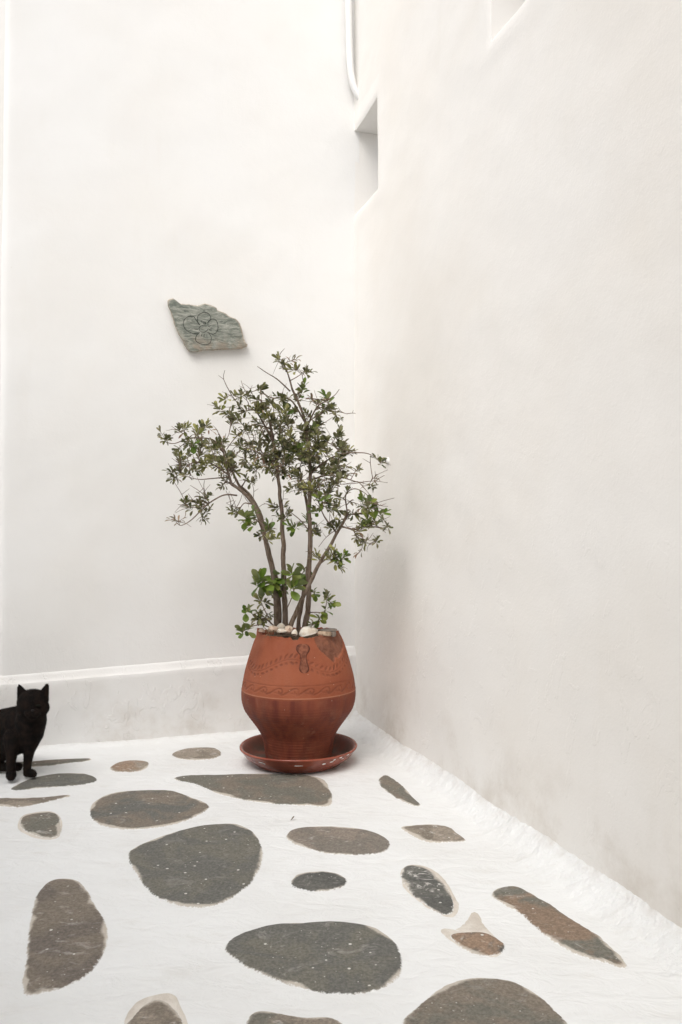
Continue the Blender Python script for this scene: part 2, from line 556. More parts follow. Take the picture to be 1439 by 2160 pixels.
def wall_grid(name, us, zs, fn, mat, holes=(), hole_depth=0.3, into=None, parent=None):
    """fn(u, z) gives the face point; holes are (u0, u1, z0, z1) openings lined into the wall."""
    V, F = [], []
    nzs = len(zs)
    for u in us:
        for z in zs:
            V.append(fn(u, z))
    idx = lambda i, j: i * nzs + j
    def inside(u, z):
        return any(a < u < b and c < z < d for a, b, c, d in holes)
    for i in range(len(us) - 1):
        for j in range(nzs - 1):
            if inside((us[i] + us[i + 1]) / 2, (zs[j] + zs[j + 1]) / 2):
                continue
            F.append((idx(i, j), idx(i + 1, j), idx(i + 1, j + 1), idx(i, j + 1)))
    for (a, b, c, d) in holes:
        ia, ib = us.index(a), us.index(b)
        jc, jd = zs.index(c), zs.index(d)
        loop = [(i, jc) for i in range(ia, ib)] + [(ib, j) for j in range(jc, jd)] + \
               [(i, jd) for i in range(ib, ia, -1)] + [(ia, j) for j in range(jd, jc, -1)]
        # the lining has vertices of its own on each of its four faces, so that its arrises stay arrises
        for side in range(4):
            k0 = [0, ib - ia, ib - ia + jd - jc, 2 * (ib - ia) + jd - jc][side]
            k1 = [ib - ia, ib - ia + jd - jc, 2 * (ib - ia) + jd - jc, 2 * (ib - ia) + 2 * (jd - jc)][side]
            n0 = len(V)
            for k in range(k0, k1 + 1):
                p = V[idx(*loop[k % len(loop)])]
                V += [p, p + into * (hole_depth * 0.5), p + into * hole_depth]
            for k in range(k1 - k0):
                for q in range(2):
                    F.append((n0 + 3 * k + q, n0 + 3 * k + q + 1, n0 + 3 * k + q + 4, n0 + 3 * k + q + 3))
    return obj(name, V, F, mat, parent)     # the openings run right through the wall

def lines(stops, step):
    out = []
    for a, b in zip(stops, stops[1:]):
        n = max(1, round((b - a) / step))
        out += [a + (b - a) * k / n for k in range(n)]
    out.append(stops[-1])
    return out

N1 = (0.0, 0.352, 2.725, 3.19)       # opening beside the corner
N2 = (1.514, 1.93, 2.776, 3.30)      # second opening nearer the lane

def side_pt(t, z):
    d = 0.007 * fbm(t, z, 11, 1.3, 3) + 0.0016 * nz(t, z, 2, 8)
    d += 0.006 * smooth(0.7, 0.0, z) * nz(t, z, 31, 3)
    for (a, b, c, e) in (N1, N2):
        # rounded plaster arris and a slightly raised band round the opening
        ox = max(a - t, 0, t - b); oz = max(c - z, 0, z - e)
        q = math.hypot(ox, oz)
        band = 0.085 + 0.02 * nz(t, z, 5, 5)
        d += 0.003 * smooth(band + 0.010, band, q)
        d -= 0.005 * smooth(0.013, 0.0, q)
    d *= smooth(-0.01, 0.05, t) if not (N1[2] < z < N1[3]) else 1
    return P(d, t, z)

su = lines([0.0, 0.012, 0.34, 0.352, 0.366, 0.39, 1.476, 1.50, 1.514, 1.526, 1.918, 1.93, 1.944, 1.968, 4.0], 0.03) + [4.5, 5.2, 6.0]
sz = lines([-0.05, 2.687, 2.711, 2.725, 2.737, 2.738, 2.762, 2.776, 2.788, 3.178, 3.19, 3.204, 3.228, 3.288, 3.30, 3.314, 3.338, 4.1], 0.03) + [4.4, 4.7, WH]
side_wall = wall_grid('whitewashed_wall', su, sz, side_pt, M_SIDE, (N1, N2), 0.14, Vector((CA, SA, 0)))
tag(side_wall, 'long whitewashed side wall with small square openings high up, flaking near its foot', 'wall')

def end_pt(s, z):
    d = 0.008 * fbm(s, z, 23, 1.1, 3) + 0.0014 * nz(s, z, 9, 7)
    d *= smooth(-0.01, 0.06, s)
    return P(s, d, z)

S_E = ST(on_end_wall(3, 560))[0]      # where the end wall stops, a rounded arris
eu = lines([-0.03, 0.4, S_E - 0.03, S_E - 0.012, S_E - 0.004, S_E], 0.025)
ez = lines([-0.05, 4.1], 0.03) + [4.4, 4.7, WH]
def end_face(s, z):
    p = end_pt(min(s, S_E - 0.004), z)
    if s > S_E - 0.02:
        p = p + P(s, -0.012 * smooth(S_E - 0.02, S_E, s), z) - P(min(s, S_E - 0.004), 0, z)
    return p + (P(0.004 * nz(z, 4, 0, 2.0), 0) - P(0, 0)) * smooth(S_E - 0.3, S_E, s)
end_wall = wall_grid('whitewashed_wall', eu, ez, end_face, M_END)
tag(end_wall, 'tall whitewashed end wall behind the potted shrub, with a low plinth', 'wall')
V = []
for z in ez:
    e = end_face(S_E, z)
    V += [e, e + P(0, -1.25) - P(0, 0)]
obj('return', V, [(2 * k, 2 * k + 2, 2 * k + 3, 2 * k + 1) for k in range(len(ez) - 1)], M_END, end_wall)
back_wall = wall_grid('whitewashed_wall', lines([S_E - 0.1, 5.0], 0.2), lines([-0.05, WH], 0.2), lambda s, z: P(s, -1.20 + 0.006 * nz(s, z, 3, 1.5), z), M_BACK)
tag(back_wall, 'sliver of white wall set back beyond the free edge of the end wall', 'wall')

LIP = [(60, 1440), (250, 1422), (500, 1402)]       # front edge and back edge of the plinth's sloping top
TOP = [(60, 1422), (250, 1405), (480, 1386)]
def fit(pts, off):
    q = [on_end_wall(u, v, off) for u, v in pts]
    xs = [ST(p)[0] for p in q]; zs_ = [p.z for p in q]
    return np.polyfit(xs, zs_, 1)
LA, LB = fit(LIP, PL)
TA, TB = fit(TOP, 0.0)
def plinth_part():
    ss = lines([-0.02, S_E + 0.03], 0.015)
    V, F = [], []
    n = 0
    for s in ss:
        zl = LA * s + LB + 0.003 * nz(s, 3, 0, 3) + 0.0022 * nz(s, 8, 0, 16)
        zt = TA * s + TB + 0.003 * nz(s, 13, 0, 3) + 0.002 * nz(s, 1, 0, 12)
        prof = [(PL, -0.04 + (zl + 0.036) * k / 18) for k in range(19)]
        prof += [(PL - 0.0015, zl - 0.001), (PL - 0.005, zl + 0.001), (PL * 0.6, zl + (zt - zl) * 0.40), (PL * 0.3, zl + (zt - zl) * 0.72), (0.004, zt), (-0.012, zt + 0.006)]
        for k, (t, z) in enumerate(prof):
            dt = 0.006 * fbm(s, z, 41, 3, 3) + 0.002 * nz(s, z, 6, 22)
            V.append(P(s, t + (dt if t > 0.01 else 0), z))
        n = len(prof)
    for i in range(len(ss) - 1):
        for j in range(n - 1):
            F.append((i * n + j, (i + 1) * n + j, (i + 1) * n + j + 1, i * n + j + 1))
    return obj('plinth', V, F, M_PLINTH, end_wall)
plinth_part()

# the houses across the lane, behind and beside the viewer: they shade the courtyard
def house_block(s0, s1, t0, t1, h, label):
    c = P((s0 + s1) / 2, (t0 + t1) / 2, 0)
    e = empty('whitewashed_house', c)
    def block(name, a0, a1, b0, b1, z0, z1, mat):
        V = [P(a, b, z) for z in (z0, z1) for (a, b) in ((a0, b0), (a1, b0), (a1, b1), (a0, b1))]
        obj(name, V, [(0, 1, 2, 3), (7, 6, 5, 4), (0, 4, 5, 1), (1, 5, 6, 2), (2, 6, 7, 3), (3, 7, 4, 0)], mat, e, False)
    block('wall', s0, s1, t0, t1, -0.02, h, M_END)
    block('coping', s0 - 0.03, s1 + 0.03, t0 - 0.03, t1 + 0.03, h + 0.002, h + 0.10, M_END)
    tag(e, label, 'house')
house_block(-0.4, 9.0, 6.6, 9.6, 4.7, 'white cubic house closing the lane behind the courtyard')
house_block(-5.5, -2.0, -1.0, 4.5, 4.6, 'unseen white house added beyond the side wall to bounce light into its openings')  # unseen house, added to bounce light into the openings
house_block(3.0, 6.0, 1.9, 5.4, 3.3, 'white cubic house facing the long side wall')


# ------------------------------------------------------------------ pipe and stub on the walls
def plain(name, col, rough=0.6, spec=0.3, bump=0.0, bscale=60, var=0.0, vscale=8):
    n = NT(name)
    p = n.geo()
    c = col
    if var:
        c = n.mix(n.ramp(n.noise(p, vscale, 4, 0.6), 0.3, 0.7, 0, 1), tuple(x * (1 - var) for x in col[:3]) + (1,), tuple(min(1, x * (1 + var)) for x in col[:3]) + (1,))
    nb = n.bump(n.math('MULTIPLY', n.noise(p, bscale, 3, 0.6), bump), 1.0, 1.0) if bump else None
    return n.done(c, rough, nb, spec)

M_PIPE = plain('painted_pipe', (0.80, 0.795, 0.78, 1), 0.55, 0.35, 0.0012, 70, 0.04)
M_HOLE_SHADE = plain('hollow_shade', (0.03, 0.027, 0.024, 1), 0.9)  # dark disc colour paints the shade inside the pipe stub
mb = MB()
pp = catmull([P(0.046, 0.030, WH - 0.05), P(0.045, 0.031, 4.2), P(0.043, 0.031, 3.85), P(0.039, 0.031, 3.65), P(0.034, 0.032, 3.53),
              P(0.024, 0.036, 3.445), P(0.008, 0.042, 3.39), P(-0.02, 0.05, 3.345), P(-0.06, 0.06, 3.32)], 6)
mb.tube(pp, [0.0185 * (1 + 0.03 * nz(q[2], 1, 0, 9)) for q in pp], 14)
pipe = mb.build('wall_pipe', M_PIPE, origin=P(0.046, 0.030, 3.3))
tag(pipe, 'white painted pipe running down the corner and bending into the side wall', 'pipe')
hp = on_side_wall(818, 973, 0.0)
hs, ht = ST(hp)
stub = empty('wall_stub', P(0.0, ht, hp.z))
mb = MB()
hpts = [P(-0.02, ht, hp.z), P(0.001, ht, hp.z + 0.001), P(0.007, ht, hp.z + 0.002), P(0.010, ht, hp.z + 0.002)]
mb.tube(hpts, [0.022, 0.017, 0.0135, 0.0115], 12)
mb.build('sleeve', M_PIPE, stub)
mb = MB()
mb.tube([P(0.006, ht, hp.z + 0.002), P(0.0112, ht, hp.z + 0.002)], [0.0065, 0.0065], 10)
mb.build('bore_shade', M_HOLE_SHADE, stub)
tag(stub, 'short white pipe stub sticking out of the side wall beside the shrub', 'pipe stub')

# ------------------------------------------------------------------ carved stone plaque
def plaque_mat():
    n = NT('green_schist')
    p = n.coord('Object')
    side = n.attr('side')
    w = n.noise(n.coord('Object', (1, 1, 3.2)), 16, 6, 0.65, 1.2)
    col = n.mix(n.ramp(w, 0.32, 0.68), (0.13, 0.148, 0.125, 1), (0.36, 0.365, 0.32, 1))
    dk = n.ramp(n.noise(n.coord('Object', (1, 1, 4)), 30, 5, 0.7, 0.6), 0.56, 0.75, 0, 0.75)
    col = n.mix(dk, col, (0.06, 0.085, 0.07, 1))
    sep = n.node('ShaderNodeSeparateXYZ')
    n.put(sep.inputs[0], p)
    warm = n.math('MULTIPLY', n.ramp(sep.outputs['Z'], -0.02, -0.125), n.ramp(n.noise(p, 20, 4), 0.38, 0.65, 0, 0.85))
    col = n.mix(warm, col, (0.33, 0.26, 0.20, 1))
    col = n.mix(n.math('MULTIPLY', side, n.ramp(n.noise(p, 40, 3), 0.25, 0.6, 0.3, 0.95)), col, (0.50, 0.42, 0.34, 1))
    h = n.math('MULTIPLY', w, 0.006)
    h = n.math('ADD', h, n.math('MULTIPLY', n.noise(p, 90, 4, 0.7), 0.002))
    return n.done(col, 0.82, n.bump(h, 1, 1), 0.25)

PQ = [(165, 175), (178, 150), (240, 130), (268, 147), (305, 178), (350, 208), (410, 216), (480, 222), (545, 232), (600, 238), (645, 224), (700, 208), (740, 216), (775, 226), (830, 248), (870, 270), (884, 305), (940, 325), (1000, 350), (1045, 385), (1090, 408), (1140, 425), (1175, 458), (1205, 495), (1228, 560), (1245, 620), (1262, 715), (1285, 765), (1315, 800), (1302, 832), (1240, 858), (1120, 868), (1000, 872), (900, 876), (800, 882), (700, 888), (600, 905), (530, 912), (470, 902), (432, 855), (400, 795), (375, 740), (345, 690), (315, 640), (290, 585), (265, 530), (240, 440), (212, 345), (185, 280), (163, 230)]
pq = lambda x, y: (330 + x / 6.852, 610 + y / 6.852)
PQ_T = 0.034
pc = on_end_wall(*pq(740, 560), 0.0)
def plaque():
    out2 = []
    for k, (x, y) in enumerate(PQ):
        x2, y2 = PQ[(k + 1) % len(PQ)]
        for j in range(4):
            f = j / 4
            xx, yy = x + (x2 - x) * f, y + (y2 - y) * f
            out2.append((xx + 7 * nz(xx, yy, 0, 0.03) + 4 * nz(xx, yy, 4, 0.09), yy + 7 * nz(xx, yy, 8, 0.03) + 4 * nz(xx, yy, 2, 0.09)))
    cx, cy = 720, 570
    n = len(out2)
    V, F, A = [], [], []
    layers = [(0.985, 0.004, 1), (1.0, 0.010, 1), (1.005, 0.020, 1), (0.995, PQ_T - 0.006, 0.9), (0.975, PQ_T - 0.001, 0.35), (0.94, PQ_T, 0), (0.8, PQ_T, 0), (0.6, PQ_T, 0), (0.4, PQ_T, 0), (0.2, PQ_T, 0)]
    for (sc, off, sd) in layers:
        for (x, y) in out2:
            xx, yy = cx + (x - cx) * sc, cy + (y - cy) * sc
            o = off + (0.0025 * fbm(xx, yy * 2, 3, 0.004, 3) if sd < 0.5 else 0.002 * nz(xx, yy, off * 300, 0.02))
            V.append(on_end_wall(*pq(xx, yy), o)); A.append(sd)
    m = len(layers)
    for r in range(m - 1):
        for k in range(n):
            k2 = (k + 1) % n
            F.append((r * n + k, r * n + k2, (r + 1) * n + k2, (r + 1) * n + k))
    V.append(on_end_wall(*pq(cx, cy), PQ_T)); A.append(0)
    for k in range(n):
        F.append(((m - 1) * n + k, (m - 1) * n + (k + 1) % n, len(V) - 1))
    return obj('stone_plaque', V, F, plaque_mat(), attrs={'side': A}, origin=pc)
plq = plaque()
tag(plq, 'jagged grey-green stone slab with a carved flower, fixed to the end wall', 'plaque')
M_CARVE_SHADE = plain('groove_shade', (0.030, 0.034, 0.030, 1), 0.95, 0.1)  # dark tubes on the face stand in for the shade in carved grooves
def carve(name, polys):
    mb = MB()
    for poly in polys:
        pts = catmull(poly, 6) if len(poly) > 2 else [poly[0], tuple((a + b) / 2 for a, b in zip(*poly)), poly[1]]
        w = []
        for k, (x, y) in enumerate(pts):
            o = PQ_T + 0.0025 * fbm(x, y * 2, 3, 0.004, 3) + 0.0003
            w.append(on_end_wall(*pq(x, y), o))
        mb.tube(w, [0.0013 + 0.0004 * nz(k, 2, 0, 0.4) for k in range(len(w))], 5)
    return mb.build(name, M_CARVE_SHADE, plq)
petals = [
    [(630, 512), (600, 475), (592, 420), (612, 370), (655, 345), (700, 332), (755, 355), (787, 410), (770, 452), (735, 492)],
    [(625, 517), (578, 452), (538, 393), (475, 392), (415, 427), (390, 490), (408, 560), (460, 610), (530, 638), (592, 640)],
    [(735, 490), (775, 448), (830, 432), (870, 460), (890, 520), (886, 590), (850, 638), (805, 648), (757, 628)],
    [(625, 620), (588, 660), (565, 720), (590, 762), (650, 792), (742, 800), (783, 762), (795, 700), (772, 652), (735, 618)]]
for p_ in petals:
    carve('carved_petal', [p_])
carve('carved_centre', [[(680 + 63 * math.cos(a), 572 + 48 * math.sin(a)) for a in [k * math.pi / 6 for k in range(13)]]])
for vein in [[(655, 452), (662, 492)], [(690, 458), (686, 502)], [(716, 468), (706, 506)], [(552, 574), (604, 579)], [(752, 540), (792, 528)], [(750, 574), (782, 590)], [(656, 650), (650, 682)], [(691, 648), (690, 686)]]:
    carve('carved_vein', [vein])

# ------------------------------------------------------------------ terracotta pot
def seg_dist(px, py, poly):
    """distance of each (px, py) to a polyline, vectorised"""
    d = np.full(px.shape, 1e9)
    for (x0, y0), (x1, y1) in zip(poly, poly[1:]):
        dx, dy = x1 - x0, y1 - y0
        L = dx * dx + dy * dy or 1e-9
        t = np.clip(((px - x0) * dx + (py - y0) * dy) / L, 0, 1)
        d = np.minimum(d, np.hypot(px - x0 - t * dx, py - y0 - t * dy))
    return d

def ss(a, b, x):
    t = np.clip((x - a) / (b - a), 0, 1)
    return t * t * (3 - 2 * t)

PROF = [(0.1465, 0.022), (0.1470, 0.0386), (0.153, 0.0857), (0.163, 0.124), (0.178, 0.152), (0.198, 0.1805), (0.2255, 0.2185), (0.2400, 0.242), (0.2500, 0.275), (0.2525, 0.300), (0.2515, 0.323), (0.2455, 0.370), (0.2340, 0.418), (0.2200, 0.4655), (0.2045, 0.516), (0.1900, 0.556), (0.1870, 0.575), (0.185, 0.602)]
RIM = 0.572
NA, NH = 560, 200

def pot_part(pot):
    pr = catmull(PROF, 24)
    rr = np.array([p[0] for p in pr]); zz = np.array([p[1] for p in pr])
    zs = np.linspace(zz[0], 0.602, NH)
    rs = np.interp(zs, zz, rr)
    # angle 0 faces the viewer's side of the courtyard (-Y); positive to the right
    th = np.linspace(-math.pi, math.pi, NA, endpoint=False)
    T, Z = np.meshgrid(th, zs, indexing='ij')
    R = np.tile(rs, (NA, 1))
    X = T * 0.245                                    # unrolled surface, metres
    # broken rim height per angle
    rim = np.array([RIM + 0.006 * nz(math.cos(a) * 3, math.sin(a) * 3, 0, 2.2) + 0.003 * nz(math.cos(a) * 9, math.sin(a) * 9, 2, 2) for a in th])
    def at(px, w): return np.exp(-((th - math.asin(max(-1, min(1, px / 0.183)))) / w) ** 2)
    rim += 0.026 * np.exp(-((th + 1.32) / 0.10) ** 2) + 0.008 * np.exp(-((th + 1.0) / 0.10) ** 2)
    rim -= 0.010 * np.exp(-((th + 0.03) / 0.09) ** 6)
    rim -= 0.003 * np.exp(-((th - 0.30) / 0.15) ** 4)
    rim += 0.006 * np.exp(-((th - 1.25) / 0.12) ** 2)
    Zr = np.minimum(Z, rim[:, None])
    # the patch where the outer skin has broken away, right of the front
    sx = np.array([0.10, 0.103, 0.112, 0.135, 0.165, 0.190, 0.200, 0.215, 0.235, 0.262, 0.30, 0.42, 0.52])
    sz_ = np.array([0.61, 0.56, 0.535, 0.510, 0.488, 0.468, 0.462, 0.483, 0.478, 0.490, 0.505, 0.55, 0.61])
    low = np.interp(X, sx, sz_, left=1, right=1)
    jit = np.array([[0.0035 * nz(a * 9, z * 60, 5) + 0.0018 * nz(a * 30, z * 160, 1) for z in zs] for a in th])
    spall = np.where((X > 0.10) & (X < 0.52), ss(-0.0015, 0.0015, Z - low + jit), 0)
    R = R - spall * (0.0085 + jit * 0.8)
    # incised ornament, drawn on the unrolled front: two leafy sprays, a line, a band of scrolls
    inc = np.zeros_like(R)
    def groove(poly, w, depth=1.0):
        nonlocal inc
        xs = [p[0] for p in poly]; ys = [p[1] for p in poly]
        m = (X > min(xs) - 0.02) & (X < max(xs) + 0.02) & (Z > min(ys) - 0.02) & (Z < max(ys) + 0.02)
        d = seg_dist(X[m], Z[m], poly)
        v = np.zeros_like(R); v[m] = ss(w, w * 0.35, d) * depth
        inc = np.maximum(inc, v)
    def leaf_mark(x, z, ang, L, w):
        nonlocal inc
        m = (abs(X - x) < L * 1.2) & (abs(Z - z) < L * 1.2)
        dx, dz = X[m] - x, Z[m] - z
        a = dx * math.cos(ang) + dz * math.sin(ang); b = -dx * math.sin(ang) + dz * math.cos(ang)
        u = a / L
        wid = w * np.clip(1 - (2 * u - 0.6) ** 2, 0.0, 1) * (u > -0.2) * (u < 0.8)
        v = np.zeros_like(R); v[m] = ss(1.0, 0.55, abs(b) / (wid + 1e-5))
        inc = np.maximum(inc, v)
    def spray(x0, x1, base, amp, lean, step, L):
        k = 0
        x = x0
        line = []
        while x < x1:
            f = (x - x0) / (x1 - x0)
            line.append((x, base + amp * math.sin(f * math.pi * 2 + lean)))
            x += 0.008
        groove(line, 0.0026, 0.7)
        for i in range(2, len(line) - 1, step):
            (xa, za), (xb, zb) = line[i - 1], line[i + 1]
            sl = math.atan2(zb - za, xb - xa)
            j = rnd.uniform(-0.15, 0.15)
            leaf_mark(xa, za + 0.009, sl + 0.75 + 2 * j, L * rnd.uniform(0.8, 1.15), 0.0068)
            leaf_mark(xa + 0.005, za - 0.012, sl - 0.35 + 2 * j, L * rnd.uniform(0.5, 0.85), 0.0058)
    for x0 in (-0.77, -0.385, 0.0, 0.385):
        spray(x0 + 0.035, x0 + 0.42, 0.455, 0.029, 2.45 + 0.1 * rnd.random(), 3, 0.027)
    band = [(x, 0.378 + 0.0012 * math.sin(x * 9)) for x in np.arange(-0.78, 0.78, 0.02)]
    groove(band, 0.0022, 0.8)
    x = -0.76
    while x < 0.76:
        pts = []
        for k in range(15):
            a = k / 14
            if a < 0.55:
                pts.append((x + a / 0.55 * 0.062, 0.342 + 0.026 * ss(0, 1, np.array(a / 0.55))))
            else:
                q = (a - 0.55) / 0.45 * 4.6
                r = 0.013 * (1 - 0.55 * (a - 0.55) / 0.45)
                pts.append((x + 0.062 + r * math.sin(q), 0.368 - 0.013 + r * math.cos(q)))
        groove([(float(a), float(b)) for a, b in pts], 0.0050, 0.85)
        groove([(x + 0.030, 0.352), (x + 0.058, 0.346), (x + 0.075, 0.340)], 0.003, 0.6)
        x += 0.068 + rnd.uniform(-0.007, 0.007)
    inc *= (1 - spall)
    R = R - inc * 0.0020
    # turning lines, a raised seam at the shoulder, general wobble
    R += 0.0007 * np.sin(Z * 520) * ss(0.31, 0.24, Z) + 0.0014 * np.exp(-((Z - 0.327) / 0.003) ** 2)
    wob = np.array([[0.0022 * nz(math.cos(a) * 2, math.sin(a) * 2, z * 8, 1.2) for z in zs] for a in th])
    R = R + wob
    V = []
    for i in range(NA):
        sa, ca = math.sin(th[i]), math.cos(th[i])
        for j in range(NH):
            V.append((POT.x + R[i, j] * sa, POT.y - R[i, j] * ca, Zr[i, j]))
    F = [(i * NH + j, ((i + 1) % NA) * NH + j, ((i + 1) % NA) * NH + j + 1, i * NH + j + 1) for i in range(NA) for j in range(NH - 1)]
    # rim thickness and inner wall
    n0 = len(V)
    thick = np.array([0.016 + 0.003 * nz(a, 3, 0, 6) for a in th])
    for k, (dr, dz) in enumerate([(0.35, -0.0008), (0.75, -0.0012), (1.0, -0.004), (1.0, -0.03), (1.05, -0.06)]):
        for i in range(NA):
            r = R[i, NH - 1] - thick[i] * dr
            V.append((POT.x + r * math.sin(th[i]), POT.y - r * math.cos(th[i]), rim[i] + dz))
    last = lambda i: (i % NA) * NH + NH - 1
    for i in range(NA):
        F.append((last(i), last(i + 1), n0 + (i + 1) % NA, n0 + i))
    for k in range(4):
        for i in range(NA):
            F.append((n0 + k * NA + i, n0 + k * NA + (i + 1) % NA, n0 + (k + 1) * NA + (i + 1) % NA, n0 + (k + 1) * NA + i))
    F.append(tuple(i * NH for i in range(NA))[::-1])
    nin = 5 * NA
    A1 = list(inc.reshape(-1)) + [0.0] * nin
    A2 = list(spall.reshape(-1)) + [0.05] * nin
    return obj('vessel', V, F, pot_mat(), pot, attrs={'incised': A1, 'spall': A2}), R, zs, th

def pot_mat():
    n = NT('terracotta')
    p = n.coord('Object')
    inc, spall = n.attr('incised'), n.attr('spall')
    sep = n.node('ShaderNodeSeparateXYZ')
    n.put(sep.inputs[0], p)
    z = sep.outputs['Z']
    up = n.mix(n.ramp(n.noise(p, 5, 5, 0.6), 0.32, 0.7), (0.242, 0.064, 0.029, 1), (0.298, 0.090, 0.043, 1))
    run = n.noise(n.coord('Object', (1, 1, 0.07)), 22, 4, 0.6)
    lo = n.mix(n.ramp(run, 0.30, 0.66), (0.120, 0.026, 0.014, 1), (0.200, 0.052, 0.027, 1))
    chalk = n.ramp(n.noise(n.coord('Object', (1, 1, 0.10)), 30, 4, 0.6), 0.60, 0.72, 0, 0.45)
    lo = n.mix(chalk, lo, (0.27, 0.120, 0.078, 1))
    zz = n.math('ADD', z, n.math('MULTIPLY', n.math('SUBTRACT', n.noise(p, 12, 3), 0.5), 0.010))
    col = n.mix(n.ramp(zz, 0.316, 0.328), lo, up)
    seam = n.math('MULTIPLY', n.ramp(z, 0.3245, 0.3265), n.ramp(z, 0.3300, 0.3275))
    col = n.mix(n.math('MULTIPLY', seam, 0.45), col, (0.52, 0.27, 0.17, 1))
    stain = n.ramp(n.noise(p, 9, 5, 0.65), 0.48, 0.72, 0, 0.50)
    col = n.mix(stain, col, (0.24, 0.085, 0.045, 1))
    col = n.mix(n.math('MULTIPLY', inc, n.ramp(n.noise(p, 18, 3), 0.3, 0.7, 0.30, 0.85)), col, (0.155, 0.045, 0.024, 1))
    col = n.mix(n.math('MULTIPLY', spall, 0.85), col, n.mix(n.ramp(n.noise(p, 26, 4), 0.35, 0.65), (0.135, 0.058, 0.036, 1), (0.225, 0.095, 0.058, 1)))
    sp = n.math('MULTIPLY', n.ramp(n.voronoi(p, 42), 0.045, 0.07, 1, 0), n.ramp(n.noise(p, 13, 2), 0.52, 0.58))
    col = n.mix(n.math('MULTIPLY', sp, 0.75), col, (0.62, 0.46, 0.34, 1))
    foot = n.math('MULTIPLY', n.ramp(zz, 0.070, 0.028), n.ramp(n.noise(p, 24, 4), 0.36, 0.6))
    col = n.mix(n.math('MULTIPLY', foot, 0.8), col, (0.115, 0.082, 0.062, 1))
    h = n.math('MULTIPLY', n.noise(n.coord('Object', (1, 1, 2.5)), 60, 4, 0.65), 0.0012)
    return n.done(col, n.ramp(run, 0.3, 0.7, 0.62, 0.82), n.bump(h, 1, 1), 0.3)

pot = empty('terracotta_pot', POT)
tag(pot, 'tall round terracotta pot with broken rim and incised leaf sprays', 'pot')
vessel, PR, PZ, PT_ = pot_part(pot)

# scar of a lost handle: a dark raised hourglass of clay on the front
def pot_r(th_, z):
    i = int(round((th_ + math.pi) / (2 * math.pi) * NA)) % NA
    j = int(np.clip(np.searchsorted(PZ, z), 0, NH - 1))
    return float(PR[i, j])
def scar():
    rows = [(0.546, 0.004), (0.544, 0.012), (0.540, 0.0165), (0.533, 0.0195), (0.525, 0.020), (0.518, 0.0185), (0.511, 0.0145), (0.504, 0.0105), (0.497, 0.0085), (0.489, 0.0080), (0.480, 0.0085), (0.470, 0.0100), (0.460, 0.0118), (0.450, 0.0128), (0.441, 0.0118), (0.434, 0.0085), (0.430, 0.0035)]
    V, F, A = [], [], []
    NC = 13
    for (z, w) in rows:
        xc = 0.030 + 0.004 * (0.546 - z) / 0.11
        for k in range(NC):
            q = -1 + 2 * k / (NC - 1)
            x = xc + q * w * 1.75 * (1 + 0.08 * nz(z * 60, k, 0))
            th_ = x / 0.245 * 1.12
            edge = 1 - abs(q)
            lift = 0.0045 * smooth(0, 0.25, edge) - 0.0028 * smooth(0.25, 0.8, edge) + 0.0012 * nz(z * 90, q * 3, 2)
            if z > 0.545 or z < 0.432: lift *= 0.3
            r = pot_r(th_, z) + (lift if 0 < k < NC - 1 else -0.002)
            V.append((POT.x + r * math.sin(th_), POT.y - r * math.cos(th_), z)); A.append(smooth(0.5, 0.1, edge))
    for i in range(len(rows) - 1):
        for k in range(NC - 1):
            F.append((i * NC + k, (i + 1) * NC + k, (i + 1) * NC + k + 1, i * NC + k + 1))
    n = NT('handle_scar')
    e = n.attr('rimmed')
    p = n.coord('Object')
    c = n.mix(e, n.mix(n.ramp(n.noise(p, 60, 4), 0.35, 0.65), (0.135, 0.046, 0.027, 1), (0.24, 0.088, 0.05, 1)), (0.085, 0.028, 0.018, 1))
    o = obj('handle_scar', V, F, n.done(c, 0.8, n.bump(n.math('MULTIPLY', n.noise(p, 120, 3), 0.0015), 1, 1), 0.25), vessel, attrs={'rimmed': A})
    o['label'] = 'dark clay scar where a handle broke off'
scar()

def disc(rad, z, amp, rings=14, seg=64, f=30):
    V, F = [(POT.x, POT.y, z)], []
    for r in range(1, rings + 1):
        for k in range(seg):
            a = 2 * math.pi * k / seg
            q = rad * r / rings
            x, y = POT.x + q * math.cos(a), POT.y + q * math.sin(a)
            V.append((x, y, z + amp * fbm(x, y, 2, f, 3)))
    for k in range(seg):
        F.append((0, 1 + k, 1 + (k + 1) % seg))
    for r in range(rings - 1):
        for k in range(seg):
            a, b = 1 + r * seg + k, 1 + r * seg + (k + 1) % seg
            F.append((a, a + seg, b + seg, b))
    return V, F
SOIL_Z = 0.549
sv, sf = disc(0.160, SOIL_Z, 0.006)
M_SOIL = plain('dry_soil', (0.105, 0.075, 0.052, 1), 0.95, 0.1, 0.006, 90, 0.45, 40)
obj('soil', sv, sf, M_SOIL, pot)

# ------------------------------------------------------------------ saucer
def saucer_mat():
    n = NT('red_glazed_saucer')
    p = n.coord('Object')
    dirt = n.attr('inside')
    col = n.mix(n.ramp(n.noise(p, 8, 5, 0.6), 0.3, 0.7), (0.19, 0.040, 0.022, 1), (0.285, 0.072, 0.040, 1))
    dm = n.math('MULTIPLY', dirt, n.ramp(n.noise(p, 15, 5, 0.65), 0.3, 0.62, 0.35, 1))
    col = n.mix(dm, col, (0.075, 0.052, 0.038, 1))
    rub = n.ramp(n.noise(p, 45, 4, 0.7), 0.66, 0.72, 0, 0.5)
    col = n.mix(rub, col, (0.42, 0.26, 0.20, 1))
    h = n.math('MULTIPLY', n.noise(p, 50, 3), 0.0008)
    return n.done(col, n.ramp(dirt, 0, 1, 0.24, 0.85), n.bump(h, 1, 1), 0.5)
fz = floor_h(ps, pt)[0] + 0.001
